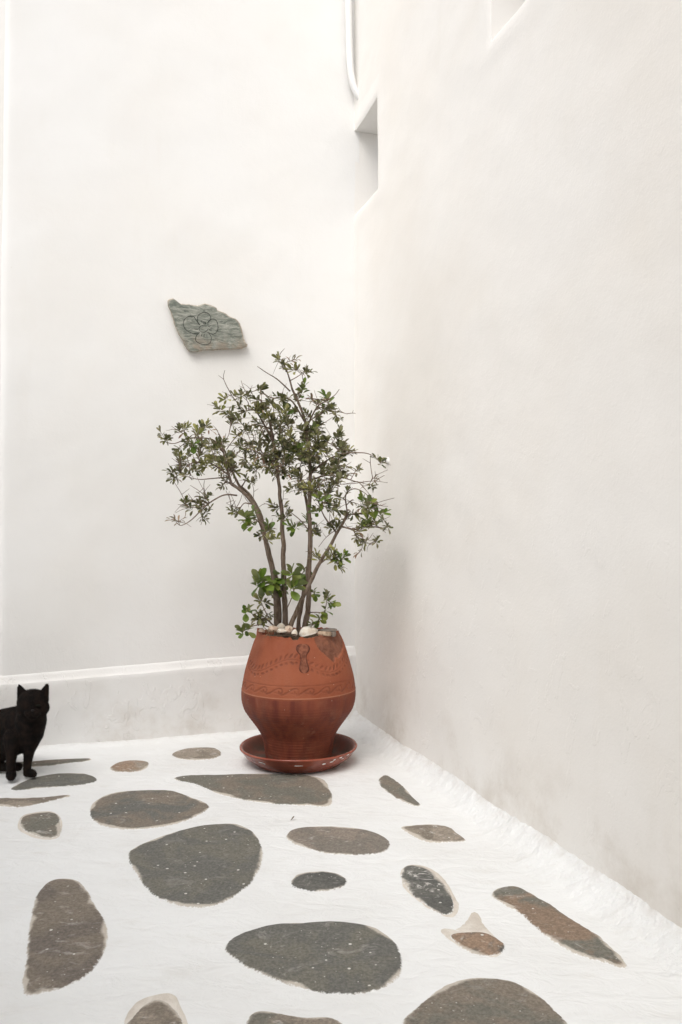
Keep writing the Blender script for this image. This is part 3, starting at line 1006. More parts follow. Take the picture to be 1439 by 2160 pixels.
sc_prof = [(0.0, 0.001, 0), (0.12, 0.001, 0), (0.186, 0.002, 0), (0.192, 0.004, 0), (0.200, 0.012, 0), (0.216, 0.024, 0), (0.226, 0.031, 0), (0.2275, 0.034, 0), (0.233, 0.0365, 0), (0.2385, 0.044, 0), (0.247, 0.056, 0), (0.2535, 0.064, 0), (0.2580, 0.069, 0), (0.2585, 0.073, 0), (0.2550, 0.0760, 0), (0.2490, 0.0755, 0.05), (0.2440, 0.071, 0.3), (0.236, 0.060, 0.6), (0.222, 0.043, 0.8), (0.206, 0.028, 0.9), (0.190, 0.020, 1), (0.16, 0.018, 1), (0.0, 0.018, 1)]
NS = 128
V, F, A = [], [], []
for (r, z, d) in sc_prof:
    for k in range(NS):
        a = 2 * math.pi * k / NS
        w = 1 + 0.006 * math.sin(2 * a + 0.7)
        V.append((POT.x + max(r, 0.0005) * w * math.cos(a), POT.y + max(r, 0.0005) * w * math.sin(a), fz + z + (0.0012 * math.sin(3 * a) if z > 0.03 else 0)))
        A.append(d)
for i in range(len(sc_prof) - 1):
    for k in range(NS):
        F.append((i * NS + k, i * NS + (k + 1) % NS, (i + 1) * NS + (k + 1) % NS, (i + 1) * NS + k))
saucer = obj('plant_saucer', V, F, saucer_mat(), attrs={'inside': A}, origin=POT + Vector((0, 0, fz)))
tag(saucer, 'shallow red-brown clay saucer with white paint spots and painted-on highlights, under the pot', 'saucer')
M_DAB_GLINT = plain('white_dab_glint', (0.85, 0.84, 0.81, 1), 0.6)
def dab(th_, r, z, w, h):
    V, F = [], []
    nn = 12
    c = None
    for ring, sc in ((0, 1.0), (1, 0.6)):
        for k in range(nn):
            a = 2 * math.pi * k / nn
            j = 1 + 0.35 * nz(th_ * 30 + math.cos(a) * 1.5, math.sin(a) * 1.5, z * 90)
            tt = th_ + math.cos(a) * w * j * sc / r
            dz = math.sin(a) * h * j * sc
            rr = r + dz * 1.05 + (0.0012 if ring else -0.0006)
            V.append((POT.x + rr * math.sin(tt), POT.y - rr * math.cos(tt), fz + z + dz))
    for k in range(nn):
        F.append((k, (k + 1) % nn, nn + (k + 1) % nn, nn + k))
    F.append(tuple(nn + k for k in range(nn)))
    obj('dab_and_glint', V, F, M_DAB_GLINT, saucer)
for (u, w, h, z) in [(708, .006, .0025, .062), (720, .0075, .003, .0655), (734, .006, .003, .067), (689, .007, .0022, .050), (704, .0085, .002, .054), (726, .008, .0015, .056), (556, .013, .0016, .051), (563, .006, .001, .048), (517, .007, .003, .048), (636, .016, .001, .0505)]:  # paint spots, plus long thin dabs painted as highlights on the glaze
    x = (u - 630) / 123.5
    dab(math.asin(x), 0.2345 + (z - 0.0365) * 0.72 + 0.0012, z, w * 1.15, h * 1.25)

# ------------------------------------------------------------------ shells and stones on the soil
def lump_mat(name, c1, c2, sc=30):
    n = NT(name)
    p = n.coord('Object')
    col = n.mix(n.ramp(n.noise(p, sc, 5, 0.6), 0.35, 0.68), c1, c2)
    h = n.math('MULTIPLY', n.noise(p, 120, 3), 0.0012)
    return n.done(col, 0.62, n.bump(h, 1, 1), 0.35)
M_SHELL = lump_mat('bleached_shell', (0.70, 0.67, 0.60, 1), (0.55, 0.47, 0.38, 1))
M_SHELLP = lump_mat('pinkish_shell', (0.62, 0.52, 0.42, 1), (0.47, 0.33, 0.25, 1))
M_SLATE = lump_mat('slate_chip', (0.16, 0.14, 0.12, 1), (0.22, 0.18, 0.15, 1))
M_TAN = lump_mat('tan_stone', (0.50, 0.38, 0.27, 1), (0.28, 0.20, 0.14, 1), 60)

def clam(name, c, L, W, H, rz, tilt, mat, label, ribs=0.0):
    """a half shell: domed, with a beak at one end and concentric growth lines"""
    V, F = [], []
    na, nr = 40, 14
    for r in range(nr + 1):
        q = r / nr
        for k in range(na):
            a = 2 * math.pi * k / na
            x = math.cos(a) * L * q - L * 0.25 * (1 - q)
            y = math.sin(a) * W * q * (1 - 0.22 * math.cos(a))
            z = H * (1 - q ** 2.2) + ribs * math.sin(q * 30) * q
            V.append(Vector((x, y, z)))
    for r in range(nr):
        for k in range(na):
            F.append((r * na + k, (r + 1) * na + k, (r + 1) * na + (k + 1) % na, r * na + (k + 1) % na))
    n1 = len(V)
    for k in range(na):
        v = V[nr * na + k]
        V.append(Vector((v.x * 0.86, v.y * 0.86, v.z - H * 0.45)))
    for k in range(na):
        F.append((nr * na + k, n1 + k, n1 + (k + 1) % na, nr * na + (k + 1) % na))
    F.append(tuple(n1 + k for k in range(na)))
    M = Matrix.Translation(c) @ Matrix.Rotation(rz, 4, 'Z') @ Matrix.Rotation(tilt, 4, 'Y')
    o = obj(name, [M @ v for v in V], F, mat, origin=c)
    tag(o, label, 'shell' if 'shell' in name else 'stone')
    return o

def snail(c, R, rz, mat, label):
    mb = MB()
    pts, rad = [], []
    for k in range(60):
        a = k / 59 * 4.6 * math.pi
        q = 1 - k / 59
        r = R * (0.12 + 0.62 * q)
        pts.append(Vector((math.cos(a) * r, math.sin(a) * r * 0.9, R * 0.75 * (1 - q))))
        rad.append(R * (0.10 + 0.40 * q))
    M = Matrix.Translation(c) @ Matrix.Rotation(rz, 4, 'Z') @ Matrix.Rotation(1.0, 4, 'X')
    mb.tube([M @ p for p in pts], rad, 12)
    o = mb.build('snail_shell', mat, origin=c)
    tag(o, label, 'shell')

def chip(name, c, L, W, H, rz, mat, label, seed, tilt=0.0):
    V, F = [], []
    rr = random.Random(seed)
    na = 11
    rad = [1 + rr.uniform(-0.22, 0.22) for _ in range(na)]
    for (z, sc) in ((-H, 0.88), (-H * 0.4, 1.0), (H * 0.5, 0.98), (H, 0.86)):
        for k in range(na):
            a = 2 * math.pi * k / na
            V.append(Vector((math.cos(a) * L * rad[k] * sc, math.sin(a) * W * rad[k] * sc, z + 0.15 * H * rr.uniform(-1, 1))))
    for r in range(3):
        for k in range(na):
            F.append((r * na + k, r * na + (k + 1) % na, (r + 1) * na + (k + 1) % na, (r + 1) * na + k))
    F.append(tuple(range(na))[::-1]); F.append(tuple(3 * na + k for k in range(na)))
    M = Matrix.Translation(c) @ Matrix.Rotation(rz, 4, 'Z') @ Matrix.Rotation(tilt, 4, 'Y')
    o = obj(name, [M @ v for v in V], F, mat, shade=False, origin=c)
    tag(o, label, 'stone')

YS = 3.435
clam('clam_shell', at_depth(651, 1333, YS), 0.043, 0.026, 0.026, 0.15, -0.22, M_SHELL, 'largest smooth white shell lying on the pot soil, before the trunks')
clam('clam_shell', at_depth(576, 1327, YS), 0.026, 0.02, 0.016, 0.4, -0.2, M_SHELLP, 'pinkish shell resting on the pot soil beside the dry grass')
clam('clam_shell', at_depth(592, 1323, YS + 0.05), 0.022, 0.019, 0.018, 2.6, 0.1, M_SHELL, 'greyish white shell at the foot of the middle trunk')
clam('clam_shell', at_depth(594, 1331, YS - 0.02), 0.024, 0.017, 0.010, 0.1, 0.0, M_SHELL, 'flat cream shell between the pinkish shell and the coiled shell')
clam('clam_shell', at_depth(622, 1336, YS - 0.045), 0.016, 0.013, 0.017, 1.2, 0.5, M_SHELL, 'small bright white shell tipped over the notch in the pot rim')
snail(at_depth(609, 1329, YS), 0.019, 0.6, M_SHELLP, 'coiled snail shell with a pink mouth on the pot soil')
chip('flat_stone', at_depth(690, 1329.5, YS + 0.03), 0.042, 0.030, 0.0055, 0.1, M_SLATE, 'thin grey-brown stone flake lying on the tan stone', 5, -0.05)
chip('flat_stone', at_depth(686, 1336, YS + 0.0), 0.031, 0.024, 0.009, 0.3, M_TAN, 'knobbly tan stone on the pot soil, under the grey flake', 8, 0.08)
chip('flat_stone', at_depth(703, 1337, YS + 0.01), 0.013, 0.012, 0.010, 0.8, M_SLATE, 'small dark brown stone beside the tan stone at the broken rim', 12)
clam('clam_shell', at_depth(553, 1331, YS + 0.01), 0.017, 0.013, 0.012, 1.0, 0.2, M_SHELLP, 'little tan shell half hidden under the dry grass')

# dry grass tuft hanging over the rim
mb = MB()
gb = at_depth(568, 1333, 3.39)
for k in range(24):
    a = rnd.uniform(0, 2 * math.pi)
    L = rnd.uniform(0.02, 0.055)
    d = Vector((math.cos(a), math.sin(a) * 0.6 - 0.25, rnd.uniform(-0.3, 0.55))).normalized()
    b = gb + Vector((rnd.uniform(-0.018, 0.03), rnd.uniform(-0.005, 0.03), rnd.uniform(-0.004, 0.006)))
    mb.tube([b, b + d * L * 0.5 + Vector((0, 0, 0.004)), b + d * L + Vector((0, 0, -0.010))], [0.0011, 0.0009, 0.0003], 4)
for (ex, ey) in ((553, 1349), (560, 1346), (571, 1350)):
    b = at_depth(567, 1335, 3.375); e = at_depth(ex, ey, 3.352)
    mb.tube([b, (b + e) / 2 + Vector((0, -0.006, 0.002)), e], [0.0012, 0.001, 0.0004], 4)
tuft = mb.build('dry_grass', plain('dry_stalk', (0.20, 0.135, 0.085, 1), 0.9, 0.1, 0, 60, 0.4, 90), origin=gb)
tag(tuft, 'tuft of dry brown grass hanging over the pot rim', 'grass')


# ------------------------------------------------------------------ the shrub
SH = Vector((POT.x, POT.y, SOIL_Z))
shrub = empty('potted_shrub', SH)
tag(shrub, 'leggy evergreen shrub with bare stems and grey-green leaf clusters growing from the pot', 'shrub')

def bark_mat():
    n = NT('grey_brown_bark')
    p = n.coord('Object')
    st = n.noise(n.coord('Object', (1, 1, 0.18)), 120, 5, 0.65, 0.4)
    col = n.mix(n.ramp(st, 0.3, 0.7), (0.105, 0.074, 0.054, 1), (0.255, 0.195, 0.150, 1))
    col = n.mix(n.ramp(n.noise(p, 14, 3), 0.45, 0.75, 0, 0.5), col, (0.26, 0.215, 0.18, 1))
    h = n.math('MULTIPLY', st, 0.004)
    return n.done(col, 0.9, n.bump(h, 1, 1), 0.15)
M_BARK = bark_mat()

def leaf_mat():
    n = NT('leaf')
    c = n.attr('leafcol', 'Color')
    p = n.geo()
    g = n.node('ShaderNodeNewGeometry')
    c = n.mix(n.ramp(n.noise(p, 60, 2), 0.3, 0.7, 0, 0.35), c, n.mix(1.0, c, (0.6, 0.62, 0.55, 1), 'MULTIPLY'))
    under = n.mix(0.40, c, (0.32, 0.31, 0.20, 1))      # felted paler underside
    col = n.mix(g.outputs['Backfacing'], c, under)
    tr = n.node('ShaderNodeBsdfTranslucent')
    n.put(tr.inputs['Color'], c)
    mx = n.node('ShaderNodeMixShader')
    mx.inputs[0].default_value = 0.18
    m = n.done(col, 0.48, None, 0.4)
    n.t.links.new(n.b.outputs[0], mx.inputs[1])
    n.t.links.new(tr.outputs[0], mx.inputs[2])
    n.t.links.new(mx.outputs[0], n.out.inputs[0])
    return m
M_LEAF = leaf_mat()

# stems and branches: traced as (x, y) of the picture with a depth offset from the pot's axis
Y0 = POT.y
def trace(pts):
    return [at_depth(u, v, Y0 + d) for (u, v, d) in pts]
STEMS = [
    ([(585, 1338, -.02), (583, 1310, -.02), (582, 1270, -.03), (578, 1225, -.03), (567, 1175, -.03), (553, 1112, -.04), (536, 1068, -.05), (512, 1038, -.05), (488, 1020, -.04)], .0125, .0068),
    ([(588, 1338, .01), (590, 1300, .01), (587, 1240, .02), (575, 1190, .02), (562, 1140, .03), (550, 1085, .04), (528, 1045, .05), (505, 1025, .06)], .0095, .0065),
    ([(603, 1338, .00), (602, 1310, .00), (600, 1250, .01), (598, 1185, .01), (596, 1115, .01), (592, 1050, .00), (585, 990, .00), (577, 930, -.01), (568, 885, -.02)], .0150, .0052),
    ([(641, 1338, .02), (645, 1312, .02), (650, 1280, .02), (652, 1205, .01), (655, 1135, .00), (652, 1070, .00), (655, 1000, .01), (650, 948, .01), (645, 900, .02), (635, 862, .02), (617, 822, .01)], .0150, .0045),
    ([(609, 1338, -.05), (616, 1312, -.05), (634, 1272, -.05), (656, 1224, -.06), (685, 1170, -.08), (711, 1127, -.09), (733, 1085, -.10)], .0125, .0060),
    ([(630, 1338, .05), (630, 1310, .05), (636, 1280, .05), (643, 1235, .04), (652, 1180, .04), (655, 1120, .05), (645, 1050, .07), (632, 1000, .09)], .0110, .0055),
]
BRANCHES = [
    ([(488, 1020, -.04), (478, 985, -.05), (470, 950, -.06), (466, 923, -.07)], .0068, .003),
    ([(505, 1025, .06), (492, 1000, .07), (480, 968, .09), (470, 940, .10)], .006, .003),
    ([(472, 955, -.06), (448, 928, -.09), (402, 924, -.13), (368, 935, -.15), (350, 933, -.16)], .0042, .0016),
    ([(402, 924, -.13), (382, 912, -.12), (362, 899, -.10)], .0024, .001),
    ([(480, 1000, -.05), (445, 978, -.02), (412, 975, .02), (392, 985, .04)], .0042, .0018),
    ([(482, 1006, -.05), (450, 1009, -.10), (420, 1011, -.13), (390, 1004, -.14)], .0036, .0014),
    ([(500, 1045, -.05), (472, 1044, -.08), (446, 1058, -.10), (424, 1078, -.12), (402, 1098, -.13), (381, 1108, -.13), (371, 1100, -.13)], .0042, .0013),
    ([(447, 1058, -.10), (430, 1068, -.12), (405, 1070, -.14), (392, 1065, -.15)], .0026, .0012),
    ([(578, 935, -.01), (556, 893, -.04), (540, 868, -.06), (525, 865, -.08), (496, 876, -.10)], .0048, .0018),
    ([(572, 905, -.02), (535, 896, .02), (505, 914, .05), (478, 948, .06)], .0042, .0018),
    ([(568, 885, -.02), (560, 862, -.02), (548, 842, -.02), (532, 838, -.03)], .0045, .0018),
    ([(525, 865, -.08), (524, 848, -.08), (512, 836, -.09)], .0026, .0012),
    ([(582, 975, 0), (545, 955, .08), (515, 945, .12), (495, 962, .14)], .0040, .0016),
    ([(642, 888, .02), (612, 843, -.02), (575, 840, -.04), (552, 828, -.05)], .0048, .0016),
    ([(612, 825, .01), (585, 800, -.03), (562, 786, -.05), (543, 773, -.07)], .0036, .0012),
    ([(617, 822, .01), (611, 800, .01), (605, 780, .00), (598, 765, .00)], .0050, .0022),
    ([(612, 803, .01), (632, 792, .02), (642, 782, .02)], .0026, .0014),
    ([(646, 905, .02), (668, 860, -.01), (690, 845, -.03), (706, 834, -.04), (716, 821, -.05)], .0042, .0012),
    ([(650, 890, .02), (685, 868, .05), (712, 868, .06), (731, 873, .06)], .0036, .0012),
    ([(655, 1000, .01), (672, 984, -.03), (700, 965, -.06), (726, 957, -.10), (768, 955, -.16), (792, 965, -.19), (804, 977, -.20)], .0048, .0014),
    ([(652, 968, .01), (674, 934, -.05), (698, 936, -.08), (716, 952, -.10)], .0045, .0018),
    ([(658, 1012, .01), (690, 1003, -.06), (722, 1008, -.11), (757, 1017, -.15), (788, 1015, -.18), (818, 1018, -.20)], .0042, .0010),
    ([(757, 1017, -.15), (774, 1036, -.17), (786, 1052, -.18)], .0022, .0009),
    ([(733, 1085, -.10), (730, 1045, -.11), (746, 1031, -.13), (768, 1038, -.16), (787, 1056, -.18)], .0038, .0010),
    ([(720, 1110, -.09), (748, 1117, -.13), (776, 1110, -.16), (812, 1114, -.19)], .0042, .0014),
    ([(722, 1112, -.09), (742, 1116, -.12), (752, 1130, -.14), (766, 1144, -.15), (790, 1146, -.17)], .0034, .0012),
    ([(733, 1085, -.10), (760, 1083, -.14), (778, 1072, -.16), (800, 1078, -.18)], .0042, .0016),
    ([(712, 1127, -.09), (692, 1100, -.06), (680, 1080, -.05), (672, 1058, -.05)], .0042, .0020),
    ([(672, 1192, -.07), (698, 1172, -.09), (712, 1166, -.10), (720, 1182, -.11)], .0036, .0014),
    ([(653, 1120, .00), (630, 1095, -.05), (612, 1080, -.07)], .0030, .0014),
    ([(556, 1122, -.04), (545, 1100, -.09), (525, 1092, -.12), (498, 1082, -.14)], .0034, .0014),
    ([(562, 1150, -.03), (568, 1125, -.10), (566, 1108, -.13)], .0028, .0013),
    ([(600, 1268, .00), (596, 1250, -.09), (590, 1240, -.13)], .0030, .0018),
    ([(602, 1290, .00), (615, 1262, -.09), (624, 1236, -.14)], .0030, .0018),
    ([(582, 1270, -.03), (566, 1245, -.10), (548, 1228, -.14)], .0030, .0018),
    ([(620, 1250, -.09), (618, 1225, -.12), (616, 1210, -.13)], .0024, .0014),
    ([(648, 1292, .02), (668, 1291, -.04), (684, 1290, -.08), (690, 1262, -.10)], .0030, .0014),
    ([(684, 1290, -.08), (676, 1302, -.10), (668, 1313, -.11)], .0020, .0010),
    ([(580, 1322, -.06), (560, 1305, -.09), (542, 1302, -.12), (524, 1288, -.14)], .0036, .0014),
    ([(576, 1326, -.06), (552, 1318, -.11), (530, 1322, -.15), (512, 1332, -.17)], .0032, .0014),
    ([(572, 1316, -.06), (560, 1290, -.08), (550, 1268, -.09)], .0028, .0014),
]
NODES = []      # (point, radius) of everything woody, twigs attach here
def limb(name, pts, r0, r1, sides, sub, amp):
    w = catmull([tuple(p) for p in trace(pts)], sub)
    n = len(w)
    out = []
    for k, q in enumerate(w):
        f = k / (n - 1)
        j = amp * min(1, 4 * f, 4 * (1 - f) + 0.3)
        sd = pts[0][0] * 0.37
        out.append(Vector(q) + Vector((nz(q[2] * 14 + sd, 1, 0), nz(q[2] * 14 + sd, 5, 0), 0.4 * nz(q[0] * 14, 9, sd))) * j)
    rad = [(r0 + (r1 - r0) * (k / (n - 1)) ** 0.8) * (1 + 0.10 * nz(k * 0.9, r0 * 999, 0)) for k in range(n)]
    if name == 'stem':
        for k in range(min(5, n)): rad[k] *= 1 + 0.30 * (1 - k / 5)
    NODES.extend(zip(out, rad))
    mb = MB()
    mb.tube(out, rad, sides, True, 0.22 if name == 'stem' else 0.1, r0 * 1000)
    return mb.build(name, M_BARK, shrub)
for pts, a, b in STEMS:
    limb('stem', pts, a, b, 10, 8, 0.006)
for pts, a, b in BRANCHES:
    limb('branch', pts, a, b, 6, 6, 0.005)

# leaf clusters: centre in the picture, kind (n grey-green, l light, b big bright, d dry)
CL = """586,757,l 619,759,d 613,780,l 645,780,n 598,768,n 637,820,b 655,840,d 686,838,b 690,863,n 709,880,n 553,820,n 523,834,n 509,832,n 505,855,n 473,843,l 459,861,l
477,874,n 490,888,n 536,842,n 569,847,n 582,863,l 598,861,b 559,880,l 575,888,n 611,895,n 596,893,n 657,905,b 653,926,n 496,915,l 717,918,n 721,943,n 553,909,d 565,928,n 613,951,b
632,947,b 650,945,l 490,961,n 482,984,l 534,963,n 553,984,n 569,988,d 544,938,n 523,938,n 667,965,n 703,982,n 586,938,n 598,974,n 573,959,n 644,976,n 349,927,n 376,903,n 388,903,l
426,900,n 438,896,l 416,911,l 408,941,b 427,938,n 374,949,n 380,966,n 388,971,n 383,985,n 359,996,n 376,993,n 390,1000,n 365,1011,n 419,996,n 433,985,l 448,971,l 445,949,l 458,942,n
487,963,n 486,982,l 497,996,l 392,1057,n 397,1071,n 420,1059,n 433,1053,n 424,1073,n 433,1095,n 372,1098,d 490,1078,n 501,1081,n 520,1089,b 522,1110,b 715,919,n 723,941,n 727,955,n
723,965,n 807,975,n 757,990,n 704,983,n 711,980,n 705,995,n 721,1001,n 699,1014,n 710,1020,n 689,1026,n 696,1038,n 787,1027,n 795,1010,d 649,944,n 667,912,n 673,1051,b 664,1076,b
649,1095,b 699,1075,n 714,1078,n 732,1088,n 692,1063,n 741,1060,d 764,1054,b 778,1060,b 773,1075,n 790,1066,n 812,1082,b 776,1094,b 790,1093,b 773,1109,b 816,1113,n 758,1122,l 752,1137,n
766,1144,n 794,1140,n 755,1168,d 659,1122,n 670,1122,n 696,1112,n 714,1109,n 708,1175,n 718,1184,b 716,1196,l 668,1174,l 523,1099,b 564,1110,b 571,1136,l 545,1129,n 620,1114,b 579,1072,n
609,1084,n 547,1226,B 556,1236,B 586,1244,B 595,1232,B 615,1210,B 625,1237,B 636,1214,B 577,1228,B 547,1266,l 523,1287,b 564,1272,n 550,1295,n 540,1307,n 521,1328,b 508,1332,b 556,1310,n 571,1300,n 664,1253,b 690,1256,n 699,1272,b 685,1293,b
673,1310,b 658,1318,n 604,880,n 622,870,n 633,905,n 592,915,n 600,935,n 582,905,n 618,925,n 560,860,n 545,870,n 520,905,n 508,935,n 530,990,n 515,975,n 600,1000,n 680,1000,n 672,1020,n 540,1000,d 660,990,n 630,1030,n 645,870,n 668,880,n 680,940,n 690,955,n 555,935,n 570,945,n 455,985,n 410,985,n 400,955,n 440,935,n 625,990,d 590,960,n
576,973,n 560,965,n 612,975,n 637,960,n 520,955,n 500,880,n 515,870,n 543,892,n 600,847,n 625,845,n 672,850,n 700,860,n 675,895,n 470,975,n 425,960,n 395,935,n 715,1010,n 690,990,n 665,1040,n 705,1065,n 750,1085,n""".split()
from mathutils import kdtree
twigs = MB()
foliage = MB()
# leaf shapes: length 1 along +X, upper face +Z
def leaf_shape(w, fold, curl, pet=0.10):
    xs = [0.0, pet, 0.30, 0.55, 0.78, 0.93, 1.0]
    ws = [0.012, 0.016, 0.55 * w, 0.92 * w, 1.0 * w, 0.62 * w, 0.10 * w]
    V, F = [], []
    for x, ww in zip(xs, ws):
        zc = -curl * x * x + 0.12 * x
        for q in (-1, 0, 1):
            V.append(Vector((x, q * ww, zc + fold * abs(q) * ww)))
    for i in range(len(xs) - 1):
        for k in range(2):
            a = i * 3 + k
            F.append((a, a + 3, a + 4, a + 1))
    return V, F
SHAPES = {'n': [leaf_shape(0.20, 0.45, 0.15), leaf_shape(0.17, 0.6, 0.3), leaf_shape(0.23, 0.3, 0.05)],
          'l': [leaf_shape(0.20, 0.5, 0.1), leaf_shape(0.18, 0.6, -0.05)],
          'b': [leaf_shape(0.27, 0.25, 0.22), leaf_shape(0.24, 0.35, 0.10)],
          'd': [leaf_shape(0.11, 1.1, 0.35), leaf_shape(0.13, 0.9, 0.6)]}
COLS = {'n': [(0.085, 0.100, 0.026), (0.120, 0.128, 0.040), (0.185, 0.178, 0.075), (0.050, 0.066, 0.018), (0.26, 0.235, 0.130), (0.150, 0.155, 0.045)],
        'l': [(0.29, 0.285, 0.080), (0.36, 0.345, 0.115), (0.23, 0.22, 0.075), (0.165, 0.18, 0.045)],
        'b': [(0.100, 0.165, 0.018), (0.135, 0.200, 0.028), (0.075, 0.128, 0.014), (0.20, 0.235, 0.045)],
        'd': [(0.26, 0.165, 0.095), (0.36, 0.26, 0.17), (0.19, 0.105, 0.060), (0.20, 0.175, 0.090)]}
LEAFMESH = {}
def leaf_mesh(kind, si, ci):
    key = (kind, si, ci)
    if key not in LEAFMESH:
        V, F = SHAPES[kind][si]
        LEAFMESH[key] = mesh('leaf', V, F, M_LEAF, True, {'leafcol': [COLS[kind][ci]] * len(V)})
    return LEAFMESH[key]
SINGLE = []        # (size, matrix, key): candidates for leaves that are objects of their own

def frame(d, up):
    x = d.normalized()
    y = up.cross(x)
    y = y.normalized() if y.length > 1e-4 else x.orthogonal().normalized()
    z = x.cross(y)
    M = Matrix((x, y, z)).transposed().to_4x4()
    return M

def put_leaf(kind, base, d, L):
    si = rnd.randrange(len(SHAPES[kind])); ci = rnd.randrange(len(COLS[kind]))
    up = Vector((rnd.gauss(0, 0.55), rnd.gauss(-0.15, 0.5), 1.0))
    M = Matrix.Translation(base) @ frame(d, up) @ Matrix.Scale(L, 4)
    SINGLE.append((L * SHAPES[kind][si][0][12].y * -1, M, (kind, si, ci)))

def rosette(c, axis, kind, size, count):
    axis = axis.normalized()
    u = axis.orthogonal().normalized(); v = axis.cross(u)
    ph = rnd.uniform(0, 6.28)
    for k in range(count):
        a = ph + k * 2.399
        open_ = 0.30 + 1.15 * (k / count) + rnd.uniform(-0.15, 0.15)
        d = axis * math.cos(open_) + (u * math.cos(a) + v * math.sin(a)) * math.sin(open_)
        d.z += 0.10
        b = c - axis * (0.026 * k / count * (1.6 if kind == 'b' else 1))
        put_leaf(kind, b, d, size * rnd.uniform(0.62, 1.12))

rc = random.Random(21)
while len(CL) < 268:
    u, v = rc.gauss(592, 75), rc.gauss(948, 62)
    if 460 < u < 730 and 840 < v < 1060 and abs(u - 600) < (v - 740) * 0.85:
        CL.append('%.0f,%.0f,%s' % (u, v, rc.choice('nnnnnld')))
cl = []
for w in CL:
    u, v, kind = w.split(',')
    u, v = float(u), float(v)
    rr = math.hypot((u - 590) / 240, (v - 980) / 260)
    spread = 0.20 * math.sqrt(max(0.06, 1 - min(1, rr * rr)))
    # depth: near the closest traced limb, with some spread through the crown
    best = min(NODES, key=lambda nd: (nd[0] - at_depth(u, v, nd[0].y)).length)
    dy = best[0].y - Y0
    far = (best[0] - at_depth(u, v, best[0].y)).length
    y = Y0 + dy + rnd.uniform(-1, 1) * min(0.17, 0.045 + spread * 0.55)
    if v > 1150: y = Y0 + dy - abs(rnd.gauss(0, 0.02))
    p = at_depth(u, v, y)
    s, t = ST(p)
    if s < 0.07: y -= (0.09 - s) / SA
    if kind == 'B': y = Y0 + dy - 0.015
    cl.append((at_depth(u, v, y), kind))
root = at_depth(605, 1150, Y0)
pend = list(cl)
nodes = list(NODES)
while pend:
    kd = kdtree.KDTree(len(nodes))
    for k, (p, r) in enumerate(nodes): kd.insert(p, k)
    kd.balance()
    scored = []
    for k, (c, kind) in enumerate(pend):
        bestk, bd = None, 1e9
        for (co, idx, dist) in kd.find_n(c, 24):
            back = max(0, (co - root).length - (c - root).length + 0.02)     # prefer growing outwards
            cost = dist + 1.3 * back
            if cost < bd: bd, bestk = cost, idx
        scored.append((bd, k, bestk))
    scored.sort()
    done = set()
    for (bd, k, idx) in scored[:max(8, len(scored) // 4)]:
        c, kind = pend[k]
        a, ra = nodes[idx]
        d = c - a
        L = d.length
        out = (a - root).normalized() if (a - root).length > 1e-3 else Vector((0, 0, 1))
        mid = a + d * 0.5 + Vector((rnd.gauss(0, 1), rnd.gauss(0, 1), rnd.gauss(0.35, 0.8))) * (0.13 * L) + out * (0.10 * L)
        q1 = a + d * 0.22 + (mid - a - d * 0.5) * 0.6 + Vector((rnd.gauss(0, 1), rnd.gauss(0, 1), rnd.gauss(0, 1))) * (0.03 * L)
        pts = catmull([tuple(a), tuple(q1), tuple(mid), tuple(c)], 4)
        r0 = min(ra * 0.85, 0.0028 + 0.011 * L); r1 = 0.0016
        rad = [r0 + (r1 - r0) * i / (len(pts) - 1) for i in range(len(pts))]
        twigs.tube(pts, rad, 5)
        nodes += [(Vector(p), r) for p, r in zip(pts[2:], rad[2:])]
        ax = (Vector(pts[-1]) - Vector(pts[-3])).normalized() + Vector((0, -0.15, 0.45))
        big = kind == 'B'
        kk = 'b' if big else kind
        size = {'n': 0.0335, 'l': 0.039, 'b': 0.047, 'd': 0.033}[kk] * (1.42 if big else 1)
        cnt = {'n': 12, 'l': 10, 'b': 8, 'd': 6}[kk] + rnd.randrange(3) + (2 if big else 0)
        rosette(c, ax, kk, size, cnt)
        if not big and c.z > 0.75:
            # side shoots with smaller rosettes, and the odd bare spur
            for j in range(rnd.choice((0, 1, 1, 2))):
                b = Vector(pts[rnd.randrange(5, len(pts) - 1)]) if len(pts) > 7 else c
                dd = Vector((rnd.gauss(0, 1), rnd.gauss(0, 0.8), rnd.gauss(0.35, 0.7))).normalized()
                e = b + dd * rnd.uniform(0.018, 0.045)
                twigs.tube([b, (b + e) / 2 + Vector((0, 0, 0.003)), e], [0.0013, 0.0011, 0.0008], 4)
                k2 = kind if rnd.random() < 0.6 else rnd.choice('nlldd')
                rosette(e, dd + Vector((0, 0, 0.3)), k2, 0.030 if k2 == 'n' else 0.033, rnd.randrange(5, 9) if k2 != 'd' else 3)
            for j in range(rnd.choice((0, 1, 1, 2))):
                b = Vector(pts[rnd.randrange(3, len(pts) - 2)])
                dd = Vector((rnd.gauss(0, 1), rnd.gauss(0, 0.7), rnd.gauss(0.1, 0.7))).normalized()
                e = b + dd * rnd.uniform(0.025, 0.085)
                twigs.tube([b, (b + e) / 2 + Vector((rnd.gauss(0, .004), 0, 0.004)), e], [0.0014, 0.0011, 0.0006], 4)
        done.add(k)
    pend = [x for k, x in enumerate(pend) if k not in done]
